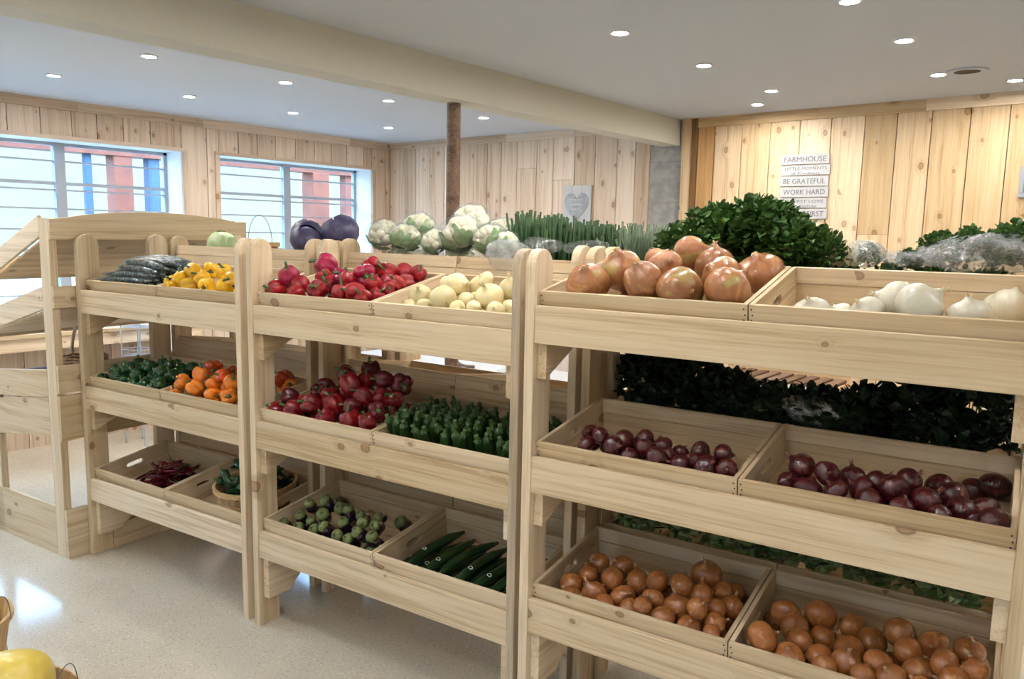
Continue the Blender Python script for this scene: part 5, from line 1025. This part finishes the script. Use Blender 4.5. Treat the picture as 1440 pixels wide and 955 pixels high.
bag('produce_bag', 'small knotted clear bag with dark contents by right wall', Mloc('C', (.83, .72, 1.70)), .055, .06, .045, 'plastic_bag', 4)
bag('produce_bag', 'flat clear bag with dark greens, left of the big wrapped bunch', Mloc('C', (.955, .72, 1.685)), .07, .06, .028, 'plastic_bag', 5)
bag('produce_bag', 'large clear bag of greens at the right edge, top shelf', Mloc('C', (1.20, .72, 1.715), (0, -.06, 0)), .19, .10, .062, 'plastic_bag', 6)
bag('produce_bag', 'crumpled clear bag among the dark greens, middle shelf', Mloc('C', (.74, .64, 1.165), (0, .1, 0)), .12, .07, .05, 'plastic_bag', 7)
kk = [(.835, .72, 1.695, .35, 'inside the small knotted bag'), (.96, .72, 1.68, .35, 'inside the flat clear bag'), (1.04, .78, 1.715, .55, 'poking out left of the big bag'), (1.13, .74, 1.725, .6, 'left end of the big wrapped bag'), (1.24, .72, 1.73, .7, 'middle of the big wrapped bag'), (1.28, .72, 1.735, .6, 'right end of the big wrapped bag')]
for i, (x, y, z, s_, lab) in enumerate(kk): inst(kb[i % 3], Mloc('C', (x, y, z), (.2, .2, i), s_), 'green leaves '+lab, 'leafy greens', 'bagged green leaves')
for i, (x, y) in enumerate(((.90, .72), (1.04, .74), (1.18, .74), (1.20, .88), (1.00, .88))):
    inst(kb[i % 3], Mloc('C', (x, y, 1.575-.15*(y-.7)), (.2, .1, i*1.7), .85), 'bunch of green leaves underneath the clear bags', 'leafy greens', 'bunches under the clear bags')
sh = MB(); sh.lathe([(.004, 0), (.014, .008), (.017, .03), (.013, .052), (.005, .066), (.003, .08)], 12); sh = obj('shallot', sh, 'shallot', smooth=True); sh.name = 'shallot_kind'
for i in range(4): inst(sh, Mloc('C', (.735+.022*i, .685+.012*(i % 2), 1.655), (0, rnd.uniform(-.15, .15), i), .95), 'pale pointed bulb right of the green mound, %s' % ['leftmost', 'second', 'third', 'rightmost'][i], 'bulb', 'pale pointed bulbs')

# ------------------------------------------------------------------ end stand contents and things by the window
def ME(p, rz=0): return Matrix.Translation(U2W('A', (p[0]-.012, p[1], p[2]))) @ Matrix.Rotation(ea+rz, 4, 'Z')
wb = thing('wicker_basket', 'round wicker basket with pale arched handle on the end stand', 'basket'); wb.matrix_world = ME((-.17, .10, .895))
m = MB()
for i in range(9):
    z = .01+i*.017; rr_ = .085+.028*math.sin(i/8*1.6); m.tube([(rr_*math.cos(q*2*PI/24), rr_*math.sin(q*2*PI/24), z+.003*math.cos(q*PI)) for q in range(24)], .0075, 6, closed=True)
m.lathe([(.08, .002), (.08, .01)], 24); obj('woven_body', m, 'wicker_weave', wb, smooth=True)
m = MB(); m.tube([(.115*math.cos(PI*i/14), 0, .14+.19*math.sin(PI*i/14)) for i in range(15)], .009, 8); obj('handle', m, 'wall_pine_pale', wb, smooth=True)
gt = thing('grey_tray', 'shallow grey tray on the end stand at the left edge', 'tray'); gt.matrix_world = ME((-.62, .12, .845))
m = MB(); m.box(-.13, .13, -.10, .10, 0, .008).box(-.13, .13, -.10, -.092, 0, .07).box(-.13, .13, .092, .10, 0, .07).box(-.13, -.122, -.10, .10, 0, .07).box(.122, .13, -.10, .10, 0, .07)
obj('tray_body', m, 'tray_grey', gt, bevel=.002)
m = MB(); m.tube([(.13, -.1, .07), (.15, -.1, .075), (.15, .1, .075), (.13, .1, .07)], .006, 6); obj('tray_lip', m, 'black_steel', gt)
def MEs(x, y, z): return ME((x, y, z))
b2 = bushel('small basket with thin wire handle on the slanted left stand', (0, 0, 0), (0, 0, 0), .085, .07, .07, True, mat4=ME((-.50, .18, 1.235), .9), hh=.17)
pl = MB(); blob(pl, (0, 0, 0), 1, random.Random(3), 10, .9); pl = obj('plum', pl, 'plum_skin', smooth=True); pl.name = 'plum_kind'
for i in range(9):
    a = i*2.4; q = .018*math.sqrt(i)
    inst(pl, ME((-.50+q*math.cos(a)*1.0, .18+q*math.sin(a), 1.235+.075-.004*i)) @ Matrix.Scale(.026, 4), 'dark round plum in the small wire-handled basket', 'plum', 'dark plums in the small basket')
for i in range(4):
    inst(pl, ME((-.24-.05*i, .02+.01*i, 1.335-.012*i)) @ Matrix.Scale(.026, 4), 'loose dark plum on the slanted shelf, %s' % ['nearest the post', 'second from the post', 'third from the post', 'furthest left'][i], 'plum', 'loose dark plums')
b3 = bushel('small basket with arched wire handle behind the left stand', (0, 0, 0), (0, 0, 0), .10, .085, .07, False, mat4=Mloc('A', (.44, .78, 1.60)))
m = MB(); m.tube([(.10*math.cos(PI*i/16), 0, .06+.16*math.sin(PI*i/16)) for i in range(17)], .0018, 6); obj('wire_handle', m, 'wire', b3)
# window ledge counter and its things
lc = thing('ledge_counter', 'narrow pine ledge counter below the left window', 'counter', (XW+.13, 2.4, 0))
obj('counter_top', MB().box(-.13, .14, -1.2, 1.2, .90, .93, 1), 'wall_pine', lc, bevel=.002)
obj('counter_front', MB().box(.10, .12, -1.2, 1.2, .80, .90, 1), 'wall_pine', lc, bevel=.002)
for y in (-1.15, 1.15): obj('leg', MB().box(.05, .09, y-.02, y+.02, 0, .9, 2), 'wall_pine', lc, bevel=.002)
wt = MB()
for i in range(3): wt.tube([(.10*math.cos(q*2*PI/28), .20*math.sin(q*2*PI/28), .010+i*.016) for q in range(28)], .009, 6, closed=True)
wt.lathe([(.09, .002), (.09, .006)], 20, lambda q, r, z: (r*math.cos(q), 2*r*math.sin(q), z))
tag(obj('wicker_tray', wt, 'wicker_weave', None, (XW+.15, 2.05, .93), smooth=True), 'low oval wicker tray on the ledge below the left window', 'tray')
bx = MB().box(-.05, .05, -.035, .035, 0, .028); bx = obj('white_box', bx, 'pale_plastic', bevel=.003)
inst(bx, Matrix.Translation((XW+.15, 2.34, .931)), 'small flat white box on the window ledge, lower of two', 'box', 'flat white boxes'); inst(bx, Matrix.Translation((XW+.15, 2.34, .960)), 'small flat white box on the window ledge, upper of two', 'box', 'flat white boxes')
cb = MB()
for i in range(4): cb.box(-.07+.004*i, .07-.003*i, -.10, .10-.006*i, i*.016, i*.016+.014)
tag(obj('folded_cloths', cb, 'pink_cloth', None, (XW+.15, 2.56, .93), bevel=.005), 'folded red and white cloths on the ledge beside white boxes', 'cloth')
# wire rack standing by the window wall
rk_ = thing('wire_rack', 'slim grey wire rack seen between the left stand posts', 'rack', (-6.25, 2.93, 0), (0, 0, .3))
for x in (-.10, .10):
    for y in (-.08, .08): obj('upright', MB().tube([(x, y, 0), (x, y, 1.15)], .005, 6), 'aluminium', rk_)
for z in (.40, .72, .95):
    m = MB()
    for dz in (0, .05): m.tube([(-.10, -.08, z+dz), (.10, -.08, z+dz), (.10, .08, z+dz), (-.10, .08, z+dz)], .003, 5, closed=True)
    for i in range(9): x = -.10+i*.025; m.tube([(x, -.08, z+.05), (x, -.08, z), (x, .08, z), (x, .08, z+.05)], .0018, 4)
    obj('wire_shelf', m, 'aluminium', rk_)
tag(obj('partition_board', MB().box(-.01, .01, -.10, .10, 0, 1.15), 'white_paint', None, (-6.2, 3.17, 0), (0, 0, .6), bevel=.002), 'narrow white upright panel right of the wire rack', 'panel')
# table along the back wall
bt = thing('display_table', 'long white-fronted table against the back wall behind the stands', 'table', (-3.9, 5.45, 0))
obj('table_top', MB().box(-2.4, 3.0, -.35, .35, .47, .50, 0), 'counter_white', bt, bevel=.003)
obj('apron', MB().box(-2.35, 2.95, -.33, -.31, .36, .47, 0), 'counter_white', bt, bevel=.002)
for x in (-2.32, 2.9):
    for y in (-.25, .25): obj('leg', MB().box(x-.025, x+.025, y-.025, y+.025, 0, .47, 2), 'counter_white', bt, bevel=.002)
sc_ = thing('slatted_box', 'brown slatted wooden box with white front on the rear table', 'box', (-2.0, 5.50, .501))
obj('box_front', MB().box(-.42, .42, -.20, -.18, 0, .25), 'counter_white', sc_, bevel=.002); obj('box_back', MB().box(-.42, .42, .18, .20, 0, .30), 'basket_wood', sc_)
m = MB()
for i in range(9): m.box(-.40+i*.092, -.335+i*.092, -.19, .19, .255, .27, 1)
obj('slat_lid', m, 'post_wood', sc_)
for x in (-.42, .405): obj('box_side', MB().box(x, x+.015, -.18, .18, 0, .25), 'basket_wood', sc_)
for x, w2, h2, mat, lab in ((-5.86, .07, .10, 'dark_strip', 'small dark brown box on the rear table'), (-5.63, .10, .09, 'basket_wood', 'small tan ribbed box on the rear table')):
    tag(obj('small_box', MB().box(-w2, w2, -.06, .06, 0, h2), mat, None, (x, 5.3, .501), bevel=.002), lab, 'box')
st = MB(); st.tube([(-.09, 0, .022), (-.03, 0, .018), (.02, 0, .016), (.10, 0, .02)], [.02, .012, .014, .016], 8); blob(st, (-.10, 0, .024), .024, random.Random(5))
tag(obj('wooden_scoop', st, 'post_wood', None, (-4.87, 5.3, .501), smooth=True), 'dark wooden scoop lying on the rear table', 'scoop')
wbz = MB(); blob(wbz, (0, 0, .045), .05, random.Random(6), 8); wbz = obj('cloth_bundle', wbz, 'pale_plastic', None, (-4.44, 5.3, .501), smooth=True); tag(wbz, 'small white bundle on the rear table beside the scoop', 'bundle')

# ------------------------------------------------------------------ baskets of squash, bottom left of the photo
bushel('bushel basket with wire handle at the far bottom left edge', (-3.305, .785, 0), (0, 0, 0), .215, .165, .30, True, hdir=.62, hh=.12)
bushel('bushel basket holding the big yellow squash, bottom left', (-2.62, .75, 0), (0, 0, 0), .215, .165, .28, True, hdir=.62, hh=.16)
def squash(name, r, h, seed, lob=.04):
    R = random.Random(seed); ph = R.uniform(0, 6)
    m = MB(); m.lathe([(max(.02, r*math.sin(PI*i/18)**.7), h*(-math.cos(PI*i/18))) for i in range(19)], 36, lambda q, rr_, z: (rr_*(1+lob*math.cos(4*q+ph))*math.cos(q), rr_*(1+lob*math.cos(4*q+ph))*math.sin(q), z))
    o = obj(name, m, 'squash_skin', smooth=True)
    s = MB(); s.tube([(0, 0, h*.96), (.004, 0, h*1.05), (.012, 0, h*1.15)], [.016, .011, .013], 8); obj('stem', s, 'shallot', o, smooth=True); return o
o = squash('yellow_squash', .125, .12, 1); o.matrix_world = Matrix.Translation((-2.645, .79, .295)) @ Euler((1.2, .5, .6)).to_matrix().to_4x4(); tag(o, 'big smooth yellow squash on top of the basket, bottom left', 'squash')
sq2 = squash('yellow_squash', .085, .10, 2); sq2.name = 'yellow_squash_small'
for i, (x, y, z, lab) in enumerate([(-2.70, .67, .19, 'yellow squash low in the right bushel basket, front'), (-2.57, .81, .17, 'yellow squash low in the right bushel basket, back'), (-3.33, .87, .20, 'yellow squash in the left bushel basket, back'), (-3.22, .745, .21, 'yellow squash in the left bushel basket, right'), (-3.39, .72, .20, 'yellow squash in the left bushel basket, left')]):
    inst(sq2, Matrix.Translation((x, y, z)) @ Euler((1.0+i, .5*i, i)).to_matrix().to_4x4(), lab, 'squash', 'smaller yellow squashes in the baskets')

for o in [q for q in bpy.data.objects if '_kind' in q.name and q.parent is None and 'label' not in q]:
    for c in list(o.children): bpy.data.objects.remove(c)
    bpy.data.objects.remove(o)
# tidy names: prototypes take the plain name of their kind
for o in list(bpy.data.objects):
    n = o.name
    if '_kind' in n:
        base = n.split('_kind')[0]
        o.name = {'red_pepper_deep': 'red_pepper'}.get(base, base)
for o in bpy.data.objects:
    if o.name.startswith('yellow_squash_small'): o.name = 'yellow_squash'
